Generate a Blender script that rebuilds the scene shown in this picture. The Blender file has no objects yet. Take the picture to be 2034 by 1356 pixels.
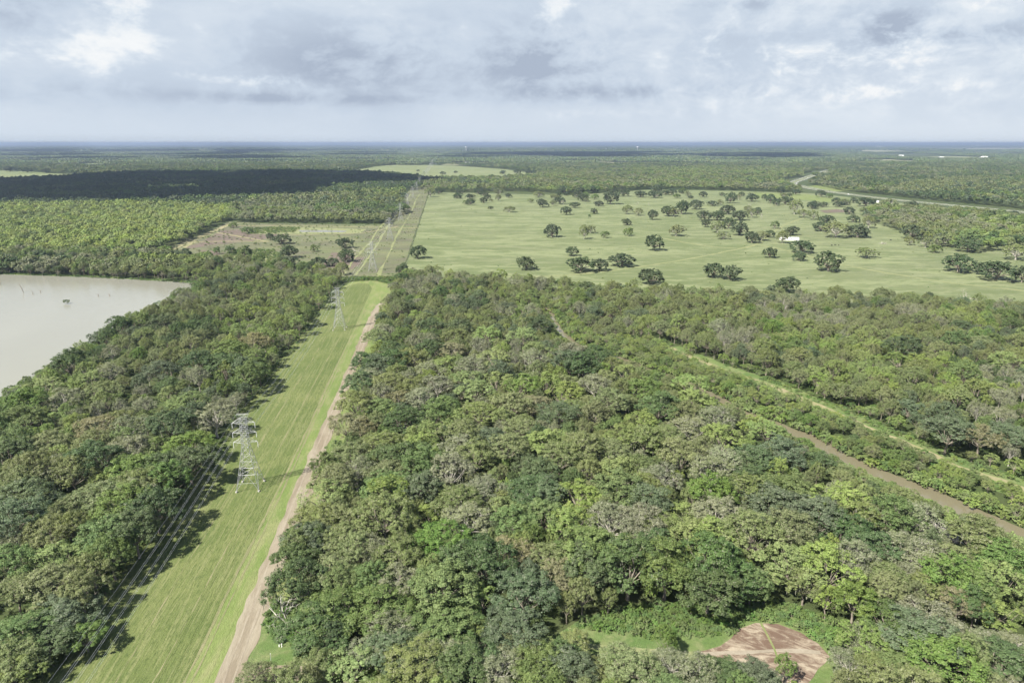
import bpy, math, random
import numpy as np
from mathutils import Vector, noise as mnoise
from mathutils.geometry import tessellate_polygon

random.seed(7)
RNG = np.random.default_rng(11)
SC = bpy.context.scene
COL = SC.collection

# ------------------------------------------------------------------ camera
H = 120.0                      # flying height in metres
FPX = 1356.0                   # focal length in photo pixels (24 mm equivalent)
PITCH = math.atan((678 - 284.5) / FPX)
cam_d = bpy.data.cameras.new('camera')
cam_d.sensor_width = 36.0
cam_d.lens = 24.0
cam_d.clip_start = 1.0
cam_d.clip_end = 200000.0
cam = bpy.data.objects.new('camera', cam_d)
COL.objects.link(cam)
cam.location = (0, 0, H)
cam.rotation_euler = (math.pi / 2 - PITCH, 0, 0)
SC.camera = cam

# ------------------------------------------------------------------ light
SUN_EL = math.radians(49.0)
SHADOW_AZ = math.radians(51.0)        # shadows fall to the right and away
sx, sy = -math.sin(SHADOW_AZ), -math.cos(SHADOW_AZ)      # horizontal direction to the sun
SUNV = Vector((sx * math.cos(SUN_EL), sy * math.cos(SUN_EL), math.sin(SUN_EL)))
sun_d = bpy.data.lights.new('sun', 'SUN')
sun_d.energy = 5.0
sun_d.angle = math.radians(0.5)
sun_d.color = (1.0, 0.945, 0.85)
sun = bpy.data.objects.new('sun', sun_d)
COL.objects.link(sun)
sun.rotation_euler = SUNV.to_track_quat('Z', 'Y').to_euler()
sun.location = (-200, -200, 300)

SC.view_settings.view_transform = 'Standard'
SC.view_settings.look = 'None'
SC.view_settings.exposure = 1.65
SC.view_settings.gamma = 1.0
SC.view_settings.use_curve_mapping = False
SC.cycles.max_bounces = 4
SC.cycles.diffuse_bounces = 2
SC.cycles.adaptive_threshold = 0.02
SC.cycles.transmission_bounces = 3
SC.cycles.volume_bounces = 0
SC.cycles.use_denoising = True


class NT:
    """small helper for node trees"""
    def __init__(self, tree):
        self.t = tree
        self.n = tree.nodes
        self.l = tree.links

    def new(self, typ, **kw):
        nd = self.n.new(typ)
        for k, v in kw.items():
            setattr(nd, k, v)
        return nd

    def put(self, sock, v):
        if hasattr(v, 'is_output'):
            self.l.new(v, sock)
        elif v is not None:
            if hasattr(sock.default_value, '__len__') and not hasattr(v, '__len__'):
                v = (v,) * len(sock.default_value)
            elif hasattr(sock.default_value, '__len__') and len(sock.default_value) == 4 and len(v) == 3:
                v = (*v, 1.0)
            sock.default_value = v

    def math(self, op, a, b=None, c=None, clamp=False):
        nd = self.new('ShaderNodeMath', operation=op)
        nd.use_clamp = clamp
        self.put(nd.inputs[0], a)
        self.put(nd.inputs[1], b)
        if c is not None:
            self.put(nd.inputs[2], c)
        return nd.outputs[0]

    def vmath(self, op, a, b=None):
        nd = self.new('ShaderNodeVectorMath', operation=op)
        self.put(nd.inputs[0], a)
        if b is not None:
            self.put(nd.inputs[1], b)
        return nd.outputs[0]

    def mix(self, f, a, b, mode='MIX'):
        nd = self.new('ShaderNodeMix', data_type='RGBA', blend_type=mode)
        self.put(nd.inputs[0], f)
        self.put(nd.inputs[6], a)
        self.put(nd.inputs[7], b)
        return nd.outputs[2]

    def noise(self, vec, scale, detail=4, rough=0.55, dist=0.0, dims='3D'):
        nd = self.new('ShaderNodeTexNoise', noise_dimensions=dims)
        if vec is not None:
            self.put(nd.inputs['Vector'], vec)
        nd.inputs['Scale'].default_value = scale
        nd.inputs['Detail'].default_value = detail
        nd.inputs['Roughness'].default_value = rough
        nd.inputs['Distortion'].default_value = dist
        return nd.outputs['Fac']

    def ramp(self, f, lo, hi, a=0.0, b=1.0, smooth=True):
        nd = self.new('ShaderNodeMapRange')
        nd.interpolation_type = 'SMOOTHSTEP' if smooth else 'LINEAR'
        self.put(nd.inputs[0], f)
        nd.inputs[1].default_value = lo
        nd.inputs[2].default_value = hi
        nd.inputs[3].default_value = a
        nd.inputs[4].default_value = b
        return nd.outputs[0]


# ------------------------------------------------------------------ world: blue sky behind broken cloud
world = bpy.data.worlds.new('World')
SC.world = world
world.use_nodes = True
W = NT(world.node_tree)
W.n.clear()
sky = W.new('ShaderNodeTexSky', sky_type='NISHITA')
sky.sun_disc = False
sky.sun_elevation = SUN_EL
sky.sun_rotation = math.atan2(sx, sy)
sky.altitude = 120
sky.air_density = 1.0
sky.dust_density = 2.0
tc = W.new('ShaderNodeTexCoord')
D = tc.outputs['Generated']
sep = W.new('ShaderNodeSeparateXYZ')
W.put(sep.inputs[0], D)
dx, dy, dz = sep.outputs
# cloud layers, noise stretched along the horizon
warp = W.new('ShaderNodeTexNoise')
W.put(warp.inputs['Vector'], W.vmath('MULTIPLY', D, (4, 4, 9)))
warp.inputs['Scale'].default_value = 1.6
warp.inputs['Detail'].default_value = 3
wv = W.vmath('MULTIPLY', W.vmath('SUBTRACT', warp.outputs['Color'], (0.5, 0.5, 0.5)), (0.08, 0.08, 0.03))
Dw = W.vmath('ADD', D, wv)
big = W.noise(W.vmath('ADD', W.vmath('MULTIPLY', Dw, (2.6, 2.6, 10.5)), (3.1, 0.7, 5.2)), 1.0, 5, 0.55)
fine = W.noise(W.vmath('ADD', W.vmath('MULTIPLY', Dw, (10.0, 10.0, 19.0)), (1.3, 4.2, 0.0)), 1.0, 8, 0.6)
wisp = W.noise(W.vmath('ADD', W.vmath('MULTIPLY', Dw, (30.0, 30.0, 46.0)), (9.3, 2.2, 3.0)), 1.0, 6, 0.65)
ax = W.math('DIVIDE', dx, W.math('MAXIMUM', dy, 0.15))
el = W.math('DIVIDE', dz, W.math('MAXIMUM', W.math('SQRT', W.math('ADD', W.math('MULTIPLY', dx, dx), W.math('MULTIPLY', dy, dy))), 0.01))
front = W.ramp(dy, 0.1, 0.5)


def blob(px, py, w, h):
    """one cloud bank at a bearing and elevation"""
    cx = (px - 1017) / FPX
    ce = math.tan(PITCH + math.atan((678 - py) / FPX) - 2 * PITCH + 0) if False else math.tan(math.atan((678 - py) / FPX) - PITCH)
    a = W.math('DIVIDE', W.math('SUBTRACT', ax, cx / math.cos(PITCH)), w / FPX)
    b = W.math('DIVIDE', W.math('SUBTRACT', el, ce), h / FPX)
    r2 = W.math('ADD', W.math('MULTIPLY', a, a), W.math('MULTIPLY', b, b))
    return W.math('MULTIPLY', W.math('EXPONENT', W.math('MULTIPLY', r2, -1.0)), front)


def addall(lst):
    s = lst[0]
    for q in lst[1:]:
        s = W.math('ADD', s, q)
    return s


bright = addall([W.math('MULTIPLY', blob(345, 50, 60, 70), 0.40),
                 W.math('MULTIPLY', blob(265, 126, 130, 34), 0.40),
                 W.math('MULTIPLY', blob(40, 140, 110, 32), 0.40),
                 W.math('MULTIPLY', blob(500, 165, 150, 12), 0.42),
                 W.math('MULTIPLY', blob(1092, 8, 40, 30), 0.62),
                 W.math('MULTIPLY', blob(1640, 130, 170, 34), 0.36),
                 W.math('MULTIPLY', blob(1980, 15, 130, 34), 0.48),
                 W.math('MULTIPLY', blob(2040, 125, 90, 40), 0.44),
                 W.math('MULTIPLY', blob(1720, 195, 260, 18), 0.30),
                 W.math('MULTIPLY', blob(1390, 110, 120, 60), 0.22),
                 W.math('MULTIPLY', blob(1180, 225, 330, 12), 0.16)])
dark = addall([W.math('MULTIPLY', blob(720, 120, 190, 60), 0.42),
               W.math('MULTIPLY', blob(620, 200, 230, 10), 0.34),
               W.math('MULTIPLY', blob(1690, 80, 60, 22), 0.55),
               W.math('MULTIPLY', blob(1800, 105, 110, 16), 0.40),
               W.math('MULTIPLY', blob(1060, 120, 110, 60), 0.46),
               W.math('MULTIPLY', blob(170, 200, 220, 24), 0.20),
               W.math('MULTIPLY', blob(1230, 185, 240, 14), 0.30),
               W.math('MULTIPLY', blob(150, 55, 90, 40), 0.30),
               W.math('MULTIPLY', blob(1440, 20, 70, 14), 0.26)])
puff = W.ramp(W.math('ADD', W.math('MULTIPLY', fine, 0.62), W.math('MULTIPLY', wisp, 0.38)), 0.40, 0.60)
lum = W.math('ADD', W.math('MULTIPLY', W.ramp(big, 0.34, 0.66), 0.20), W.math('ADD', 0.31, W.math('MULTIPLY', W.ramp(ax, 0.0, 0.55), 0.12)))
lum = W.math('ADD', lum, W.math('MULTIPLY', W.math('SUBTRACT', puff, 0.45), W.math('ADD', 0.07, W.math('MULTIPLY', W.ramp(ax, -0.05, 0.35), 0.20))))
bright = W.ramp(W.math('ADD', bright, W.math('MULTIPLY', W.math('SUBTRACT', W.math('ADD', W.math('MULTIPLY', fine, 0.6), W.math('MULTIPLY', wisp, 0.4)), 0.5), 2.0)), 0.16, 0.56)
lum = W.math('ADD', lum, W.math('MULTIPLY', bright, 0.40))
dk = W.math('MULTIPLY', dark, W.math('SUBTRACT', 1.15, W.math('MULTIPLY', puff, 0.75)))
lum = W.math('SUBTRACT', lum, W.math('MULTIPLY', dk, 0.95))
# the air near the horizon evens the cloud out
low = W.ramp(el, 0.0, 0.07)
lum = W.math('ADD', W.math('MULTIPLY', lum, low), W.math('MULTIPLY', W.math('SUBTRACT', 1.0, low), W.math('ADD', 0.52, W.math('MULTIPLY', W.ramp(ax, 0.0, 0.6), 0.10))))
lum = W.math('ADD', W.math('SUBTRACT', lum, W.math('MULTIPLY', blob(800, 225, 75, 75), 0.09)), 0.02)
cr = W.new('ShaderNodeValToRGB')
W.put(cr.inputs[0], lum)
e = cr.color_ramp.elements
SKYK = 3.5
e[0].position = 0.05
e[0].color = (0.385 * SKYK / 10, 0.450 * SKYK / 10, 0.555 * SKYK / 10, 1)
e[1].position = 0.95
e[1].color = (0.84 * SKYK / 10, 0.86 * SKYK / 10, 0.875 * SKYK / 10, 1)
m1 = cr.color_ramp.elements.new(0.38)
m1.color = (0.535 * SKYK / 10, 0.615 * SKYK / 10, 0.715 * SKYK / 10, 1)
m2 = cr.color_ramp.elements.new(0.66)
m2.color = (0.67 * SKYK / 10, 0.735 * SKYK / 10, 0.805 * SKYK / 10, 1)
cloudcol = W.mix(1.0, cr.outputs[0], (10, 10, 10, 1), 'MULTIPLY')
# higher up the cloud is broken and the blue shows
cover = W.ramp(W.math('ADD', big, W.math('MULTIPLY', W.ramp(dz, 0.2, 0.7), -0.22)), 0.24, 0.5)
cover = W.math('MAXIMUM', cover, W.ramp(el, 0.45, 0.22))
skycol = W.mix(cover, W.mix(1.0, sky.outputs[0], (0.76, 0.76, 0.76, 1), 'MULTIPLY'), cloudcol)
bg = W.new('ShaderNodeBackground')
W.put(bg.inputs[0], skycol)
sky.dust_density = 1.0
bg.inputs[1].default_value = 0.10
wo = W.new('ShaderNodeOutputWorld')
W.l.new(bg.outputs[0], wo.inputs[0])

# ------------------------------------------------------------------ photo pixel -> point on a level plane
SP, CP = math.sin(PITCH), math.cos(PITCH)


def at(px, py, z=0.0):
    u, v = (px - 1017) / FPX, (py - 678) / FPX
    den = SP + v * CP
    k = (H - z) / den
    return Vector((u * k, (CP - v * SP) * k, z))


def depth(px, py, z=0.0):
    return (H - z) / (SP + (py - 678) / FPX * CP)


def tag(o, label=None, cat=None, group=None, kind=None):
    if label:
        o['label'] = label
    if cat:
        o['category'] = cat
    if group:
        o['group'] = group
    if kind:
        o['kind'] = kind
    return o


def mesh_np(name, verts, faces, mats=(), smooth=False, attr=None):
    """verts (n,3), faces (m,k) arrays of one k"""
    verts = np.asarray(verts, dtype=np.float32)
    faces = np.asarray(faces, dtype=np.int32)
    me = bpy.data.meshes.new(name)
    n, (m, k) = len(verts), faces.shape
    me.vertices.add(n)
    me.vertices.foreach_set('co', verts.ravel())
    me.loops.add(m * k)
    me.loops.foreach_set('vertex_index', faces.ravel())
    me.polygons.add(m)
    me.polygons.foreach_set('loop_start', np.arange(0, m * k, k, dtype=np.int32))
    if smooth:
        me.polygons.foreach_set('use_smooth', np.ones(m, dtype=bool))
    me.update(calc_edges=True)
    if attr is not None:
        a = me.attributes.new('rnd', 'FLOAT', 'POINT')
        a.data.foreach_set('value', np.asarray(attr, dtype=np.float32))
    for mt in mats:
        me.materials.append(mt)
    return me


def link(name, me, parent=None):
    o = bpy.data.objects.new(name, me)
    COL.objects.link(o)
    if parent is not None:
        o.parent = parent
    return o


def empty(name, loc=(0, 0, 0), rz=0.0):
    o = bpy.data.objects.new(name, None)
    o.empty_display_size = 0.5
    COL.objects.link(o)
    o.location = loc
    o.rotation_euler = (0, 0, rz)
    return o


class MB:
    """collects boxes, bars and tubes into one mesh"""
    def __init__(self):
        self.v = []
        self.f = []

    def box(self, c, s, rz=0.0):
        x, y, z = s[0] / 2, s[1] / 2, s[2] / 2
        b = len(self.v)
        ca, sa = math.cos(rz), math.sin(rz)
        for dx_, dy_, dz_ in ((-x, -y, -z), (x, -y, -z), (x, y, -z), (-x, y, -z), (-x, -y, z), (x, -y, z), (x, y, z), (-x, y, z)):
            self.v.append((c[0] + dx_ * ca - dy_ * sa, c[1] + dx_ * sa + dy_ * ca, c[2] + dz_))
        for q in ((0, 3, 2, 1), (4, 5, 6, 7), (0, 1, 5, 4), (1, 2, 6, 5), (2, 3, 7, 6), (3, 0, 4, 7)):
            self.f.append(tuple(b + i for i in q))

    def bar(self, p, q, r0, r1=None, n=4):
        r1 = r0 if r1 is None else r1
        p, q = Vector(p), Vector(q)
        d = (q - p)
        if d.length < 1e-6:
            return
        d.normalize()
        a = d.orthogonal().normalized()
        b_ = d.cross(a)
        b = len(self.v)
        for c, r in ((p, r0), (q, r1)):
            for i in range(n):
                t = 2 * math.pi * (i + 0.5) / n
                w = c + (a * math.cos(t) + b_ * math.sin(t)) * r
                self.v.append(tuple(w))
        for i in range(n):
            j = (i + 1) % n
            self.f.append((b + i, b + j, b + n + j, b + n + i))
        self.f.append(tuple(b + i for i in reversed(range(n))))
        self.f.append(tuple(b + n + i for i in range(n)))

    def tube(self, pts, rad, n=5):
        for i in range(len(pts) - 1):
            self.bar(pts[i], pts[i + 1], rad[i], rad[i + 1], n)

    def poly(self, pts):
        b = len(self.v)
        self.v += [tuple(p) for p in pts]
        self.f.append(tuple(range(b, b + len(pts))))

    def mesh(self, name, mats=(), smooth=False):
        me = bpy.data.meshes.new(name)
        me.from_pydata(self.v, [], self.f)
        me.update()
        if smooth:
            for p in me.polygons:
                p.use_smooth = True
        for m in (mats if isinstance(mats, (list, tuple)) else [mats]):
            me.materials.append(m)
        return me

    def build(self, name, mat, parent=None, smooth=False):
        return link(name, self.mesh(name, mat, smooth), parent)


# ------------------------------------------------------------------ materials
def base_mat(name):
    m = bpy.data.materials.new(name)
    m.use_nodes = True
    t = NT(m.node_tree)
    t.n.clear()
    out = t.new('ShaderNodeOutputMaterial')
    p = t.new('ShaderNodeBsdfPrincipled')
    t.l.new(p.outputs[0], out.inputs[0])
    p.inputs['Roughness'].default_value = 0.9
    p.inputs['Specular IOR Level'].default_value = 0.15
    return m, t, p, out


def plain(name, col, rough=0.7, metal=0.0, spec=0.3, var=0.12, scale=3.0):
    m, t, p, out = base_mat(name)
    g = t.new('ShaderNodeNewGeometry')
    n = t.noise(g.outputs['Position'], scale, 3)
    c = t.mix(t.math('MULTIPLY', n, 1.0), tuple(x * (1 - var) for x in col), tuple(x * (1 + var) for x in col))
    t.put(p.inputs['Base Color'], c)
    p.inputs['Roughness'].default_value = rough
    p.inputs['Metallic'].default_value = metal
    p.inputs['Specular IOR Level'].default_value = spec
    return m


def leaf_mat(name, c1, c2, c3=None, trans=0.20, var=0.3, moss=0.0):
    """foliage: colour varies leaf by leaf, clump by clump and tree by tree"""
    m, t, p, out = base_mat(name)
    at_ = t.new('ShaderNodeAttribute', attribute_name='rnd')
    r = at_.outputs['Fac']
    oi = t.new('ShaderNodeObjectInfo')
    tcn = t.new('ShaderNodeTexCoord')
    n = t.noise(tcn.outputs['Object'], 0.42, 3, 0.6)
    f = t.math('ADD', t.math('MULTIPLY', r, 0.50), t.math('MULTIPLY', t.ramp(n, 0.34, 0.66), 0.50))
    c = t.mix(f, c1, c2)
    # tree by tree: brightness and a drift in hue
    hs = t.new('ShaderNodeHueSaturation')
    t.put(hs.inputs['Color'], c)
    t.put(hs.inputs['Hue'], t.math('ADD', 0.5, t.math('MULTIPLY', t.math('SUBTRACT', oi.outputs['Random'], 0.5), 0.030)))
    rr = t.math('FRACT', t.math('MULTIPLY', oi.outputs['Random'], 7.31))
    t.put(hs.inputs['Value'], t.math('ADD', 1.0 - var / 2, t.math('MULTIPLY', rr, var)))
    r3 = t.math('FRACT', t.math('MULTIPLY', oi.outputs['Random'], 23.7))
    t.put(hs.inputs['Saturation'], t.math('ADD', 0.84, t.math('MULTIPLY', r3, 0.22)))
    c = hs.outputs[0]
    if c3 is not None:      # bare twigs and moss among the leaves
        r2 = t.math('FRACT', t.math('MULTIPLY', r, 13.7))
        n2 = t.noise(tcn.outputs['Object'], 0.8, 2)
        k = t.math('GREATER_THAN', t.math('ADD', r2, t.math('MULTIPLY', t.math('SUBTRACT', n2, 0.5), 1.2)), 1.0 - moss)
        c = t.mix(k, c, c3)
    t.put(p.inputs['Base Color'], c)
    p.inputs['Roughness'].default_value = 0.62
    p.inputs['Specular IOR Level'].default_value = 0.22
    tr = t.new('ShaderNodeBsdfTranslucent')
    tc_ = t.mix(1.0, c, (1.15, 1.2, 0.55, 1), 'MULTIPLY')
    t.put(tr.inputs['Color'], tc_)
    mx = t.new('ShaderNodeMixShader')
    mx.inputs[0].default_value = trans
    t.l.new(p.outputs[0], mx.inputs[1])
    t.l.new(tr.outputs[0], mx.inputs[2])
    t.l.new(mx.outputs[0], out.inputs[0])
    return m


LM = {
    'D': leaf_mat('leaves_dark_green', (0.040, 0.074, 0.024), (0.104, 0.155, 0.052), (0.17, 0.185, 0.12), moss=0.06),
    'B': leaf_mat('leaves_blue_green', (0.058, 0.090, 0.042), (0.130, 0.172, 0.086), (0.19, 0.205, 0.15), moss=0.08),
    'O': leaf_mat('leaves_olive', (0.084, 0.114, 0.034), (0.205, 0.245, 0.088), (0.24, 0.245, 0.15), moss=0.12),
    'G': leaf_mat('leaves_mid_green', (0.060, 0.112, 0.026), (0.155, 0.218, 0.060), (0.18, 0.21, 0.10), moss=0.04),
    'L': leaf_mat('leaves_lime_green', (0.112, 0.170, 0.040), (0.228, 0.290, 0.086), (0.23, 0.25, 0.12), moss=0.06),
    'Y': leaf_mat('leaves_pale_lime', (0.160, 0.215, 0.048), (0.280, 0.345, 0.096), None),
    'M': leaf_mat('leaves_grey_moss', (0.108, 0.132, 0.060), (0.225, 0.250, 0.130), (0.28, 0.28, 0.21), moss=0.20),
    'T': leaf_mat('leaves_tan', (0.125, 0.128, 0.054), (0.235, 0.228, 0.110), (0.24, 0.23, 0.15), moss=0.18),
    'P': leaf_mat('leaves_pasture_oak', (0.034, 0.060, 0.024), (0.084, 0.118, 0.050), (0.16, 0.165, 0.125), moss=0.07),
    'U': leaf_mat('leaves_undergrowth', (0.064, 0.125, 0.028), (0.155, 0.240, 0.066), None),
}
BARK = plain('bark_grey_brown', (0.20, 0.175, 0.14), 0.9, var=0.35, scale=1.5)
BARKPALE = plain('bark_pale_weathered', (0.36, 0.34, 0.295), 0.9, var=0.25, scale=1.5)
MOSSMAT = plain('hanging_moss', (0.20, 0.205, 0.15), 0.95, var=0.3, scale=2.0)
STEEL = plain('galvanised_steel', (0.30, 0.31, 0.315), 0.5, metal=0.1, spec=0.5, var=0.1, scale=0.6)
WIRE = plain('aluminium_wire', (0.46, 0.47, 0.48), 0.5, metal=0.2, spec=0.5, var=0.05)
CERAM = plain('insulator_ceramic', (0.52, 0.53, 0.54), 0.3, spec=0.5)
CONC = plain('concrete_footing', (0.35, 0.34, 0.31), 0.9)
WHITEP = plain('white_painted_metal', (0.78, 0.78, 0.77), 0.45, spec=0.4, var=0.04)
GREYROOF = plain('grey_metal_roof', (0.55, 0.56, 0.57), 0.4, metal=0.3, spec=0.4, var=0.08)
DARKGL = plain('dark_window_glass', (0.03, 0.035, 0.04), 0.1, spec=0.6)
COWM = plain('black_cow_hide', (0.02, 0.018, 0.016), 0.8)
WOODM = plain('weathered_wood', (0.22, 0.19, 0.15), 0.9, var=0.3)


def wpos(t):
    return t.new('ShaderNodeNewGeometry').outputs['Position']


LINE_DIR = Vector((-0.0945, 1.0, 0)).normalized()
LINE_RIGHT = Vector((LINE_DIR.y, -LINE_DIR.x, 0))
LINE_O = Vector((-0.792 * H, 1.865 * H, 0))        # foot of the nearest tower
LINE_ANG = math.atan2(-LINE_DIR.x, LINE_DIR.y)


def row(s, t_, z=0.0):
    p = LINE_O + LINE_DIR * s + LINE_RIGHT * t_
    return Vector((p.x, p.y, z))


def to_row(p):
    d = Vector((p[0], p[1], 0)) - LINE_O
    return d.dot(LINE_DIR), d.dot(LINE_RIGHT)


def rotpos(t, ang):
    mp = t.new('ShaderNodeMapping')
    t.put(mp.inputs['Vector'], wpos(t))
    mp.inputs['Rotation'].default_value = (0, 0, ang)
    return mp.outputs[0]


def ground_mat(name, cols, scales=(0.02, 0.12, 0.9), aniso=None, ang=0.0, bump=0.25, bscale=3.0, grain=0.5, lo=0.32, hi=0.68):
    m, t, p, out = base_mat(name)
    v = rotpos(t, ang)
    if aniso:
        v = t.vmath('MULTIPLY', v, aniso)
    n1 = t.noise(v, scales[0], 5, 0.6, 0.6)
    n2 = t.noise(v, scales[1], 5, 0.62, 0.4)
    n3 = t.noise(v, scales[2], 4, 0.65)
    c = t.mix(t.ramp(n1, lo, hi), cols[0], cols[1])
    c = t.mix(t.math('MULTIPLY', t.ramp(n2, 0.42, 0.66), 0.75), c, cols[2])
    g = t.math('ADD', 1.0 - grain * 0.5, t.math('MULTIPLY', n3, grain))
    c = t.mix(1.0, c, t_rgb(t, g), 'MULTIPLY')
    t.put(p.inputs['Base Color'], c)
    bp = t.new('ShaderNodeBump')
    bp.inputs['Strength'].default_value = bump
    bp.inputs['Distance'].default_value = 0.4
    t.put(bp.inputs['Height'], t.noise(v, bscale, 4, 0.6))
    t.l.new(bp.outputs[0], p.inputs['Normal'])
    return m


def t_rgb(t, f):
    c = t.new('ShaderNodeCombineXYZ')
    for i in range(3):
        t.put(c.inputs[i], f)
    return c.outputs[0]


G_FOREST = ground_mat('forest_floor', ((0.040, 0.056, 0.020), (0.062, 0.074, 0.030), (0.045, 0.070, 0.020)), (0.004, 0.05, 0.6))
G_FAR = G_FOREST
def pasture_mat():
    m, t, p, out = base_mat('pasture_grass')
    v = wpos(t)
    va = t.vmath('MULTIPLY', v, (0.42, 1.25, 1.0))
    n0 = t.noise(v, 0.0035, 3, 0.6, 0.5)
    n1 = t.noise(va, 0.016, 6, 0.68, 1.0)
    n2 = t.noise(va, 0.075, 5, 0.66, 0.8)
    n3 = t.noise(va, 0.5, 4, 0.7)
    c = t.mix(t.ramp(n0, 0.35, 0.65), (0.100, 0.124, 0.052), (0.122, 0.140, 0.070))
    c = t.mix(t.ramp(n1, 0.48, 0.55), c, (0.152, 0.174, 0.086))
    c = t.mix(t.math('MULTIPLY', t.ramp(n2, 0.52, 0.58), 0.8), c, (0.092, 0.116, 0.048))
    c = t.mix(t.math('MULTIPLY', t.ramp(n2, 0.46, 0.38), 0.65), c, (0.172, 0.188, 0.100))
    c = t.mix(1.0, c, t_rgb(t, t.math('ADD', 0.62, t.math('MULTIPLY', n3, 0.76))), 'MULTIPLY')
    t.put(p.inputs['Base Color'], c)
    bp = t.new('ShaderNodeBump')
    bp.inputs['Strength'].default_value = 0.4
    bp.inputs['Distance'].default_value = 0.5
    t.put(bp.inputs['Height'], t.noise(va, 0.9, 4, 0.65))
    t.l.new(bp.outputs[0], p.inputs['Normal'])
    return m


G_PAST = pasture_mat()
G_FIELD = ground_mat('rough_field', ((0.092, 0.086, 0.060), (0.128, 0.138, 0.068), (0.084, 0.108, 0.046)), (0.016, 0.08, 0.5), aniso=(0.5, 1.5, 1.0), grain=0.7)
G_BARE = ground_mat('bare_brown_soil', ((0.100, 0.078, 0.066), (0.125, 0.098, 0.082), (0.11, 0.105, 0.06)), (0.02, 0.08, 0.5), grain=0.6)
G_VERGE = ground_mat('verge_grass', ((0.092, 0.135, 0.036), (0.135, 0.170, 0.055), (0.175, 0.180, 0.085)), (0.03, 0.15, 1.5), aniso=(1.6, 0.35, 1.0), ang=-LINE_ANG, grain=0.9, bump=0.5, bscale=2.5)
G_GREEN = ground_mat('lush_grass', ((0.072, 0.118, 0.034), (0.110, 0.148, 0.050), (0.150, 0.168, 0.075)), (0.05, 0.2, 1.2), grain=0.8, bump=0.6)
G_TRACK = ground_mat('dirt_track', ((0.180, 0.152, 0.110), (0.248, 0.222, 0.168), (0.150, 0.124, 0.088)), (0.03, 0.18, 1.4), aniso=(1.8, 0.3, 1.0), ang=-LINE_ANG, grain=0.5)
G_RUT = ground_mat('packed_rut', ((0.215, 0.186, 0.140), (0.255, 0.226, 0.175), (0.185, 0.158, 0.118)), (0.05, 0.3, 2.0), grain=0.4)
G_DRY = ground_mat('dry_grass', ((0.150, 0.150, 0.075), (0.180, 0.170, 0.095), (0.12, 0.14, 0.055)), (0.05, 0.3, 2.0), grain=0.8)
G_PPATH = ground_mat('worn_pasture_grass', ((0.165, 0.180, 0.085), (0.190, 0.200, 0.100), (0.14, 0.16, 0.07)), (0.02, 0.1, 0.8), grain=0.6)
G_SAND = ground_mat('sandy_path', ((0.23, 0.20, 0.125), (0.20, 0.19, 0.10), (0.17, 0.18, 0.08)), (0.03, 0.15, 1.2), grain=0.5)
G_ROAD = ground_mat('pale_highway', ((0.140, 0.145, 0.120), (0.172, 0.170, 0.145), (0.125, 0.135, 0.100)), (0.01, 0.05, 0.3), grain=0.25)
G_FARFIELD = ground_mat('far_pasture', ((0.135, 0.160, 0.070), (0.160, 0.175, 0.085), (0.105, 0.135, 0.058)), (0.0035, 0.012, 0.15), aniso=(0.35, 1.2, 1.0), grain=0.3)
G_PALE = ground_mat('pale_field', ((0.20, 0.205, 0.115), (0.24, 0.23, 0.14), (0.17, 0.19, 0.09)), (0.003, 0.012, 0.1), grain=0.3)


def mown_mat():
    m, t, p, out = base_mat('mown_grass_windrows')
    v = rotpos(t, -LINE_ANG)
    va = t.vmath('MULTIPLY', v, (1.0, 0.03, 1.0))
    n1 = t.noise(v, 0.035, 4, 0.6, 0.5)
    n2 = t.noise(va, 1.0, 3, 0.6, 0.15)          # rows left by the mower
    n3 = t.noise(v, 2.2, 3, 0.6)
    n4 = t.noise(t.vmath('MULTIPLY', v, (1.0, 0.14, 1.0)), 2.4, 3, 0.65)
    c = t.mix(t.ramp(n1, 0.35, 0.68), (0.076, 0.102, 0.030), (0.112, 0.132, 0.046))
    c = t.mix(t.math('MULTIPLY', t.ramp(n2, 0.46, 0.62), 0.55), c, (0.158, 0.166, 0.074))
    c = t.mix(t.math('MULTIPLY', t.ramp(n4, 0.50, 0.62), 0.65), c, (0.050, 0.074, 0.020))
    g = t.math('ADD', 0.5, t.math('MULTIPLY', n3, 1.0))
    c = t.mix(1.0, c, t_rgb(t, g), 'MULTIPLY')
    t.put(p.inputs['Base Color'], c)
    bp = t.new('ShaderNodeBump')
    bp.inputs['Strength'].default_value = 0.45
    bp.inputs['Distance'].default_value = 0.3
    t.put(bp.inputs['Height'], t.math('ADD', n4, n3))
    t.l.new(bp.outputs[0], p.inputs['Normal'])
    return m


G_MOWN = mown_mat()


def water_mat(name, col, rough, bs, bstr, spec=0.5):
    m, t, p, out = base_mat(name)
    v = wpos(t)
    n1 = t.noise(t.vmath('MULTIPLY', v, (1, 0.4, 1)), 0.012, 4, 0.6, 0.5)
    c = t.mix(n1, tuple(x * 0.9 for x in col), tuple(x * 1.1 for x in col))
    t.put(p.inputs['Base Color'], c)
    p.inputs['Roughness'].default_value = rough
    p.inputs['Specular IOR Level'].default_value = spec
    p.inputs['IOR'].default_value = 1.33
    bp = t.new('ShaderNodeBump')
    bp.inputs['Strength'].default_value = bstr
    bp.inputs['Distance'].default_value = 0.3
    t.put(bp.inputs['Height'], t.noise(t.vmath('MULTIPLY', v, (0.6, 1.4, 1)), bs, 4, 0.6))
    t.l.new(bp.outputs[0], p.inputs['Normal'])
    return m


WATER_LAKE = water_mat('silty_lake_water', (0.205, 0.205, 0.170), 0.16, 0.5, 0.25)
WATER_CREEK = water_mat('brown_creek_water', (0.135, 0.122, 0.078), 0.12, 0.6, 0.12)
WATER_POOL = water_mat('dark_pool_water', (0.03, 0.03, 0.03), 0.06, 0.6, 0.05)


# ------------------------------------------------------------------ ground sheets
def pnoise(x, y, s):
    return mnoise.noise(Vector((x * s, y * s, 3.7)))


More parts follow.
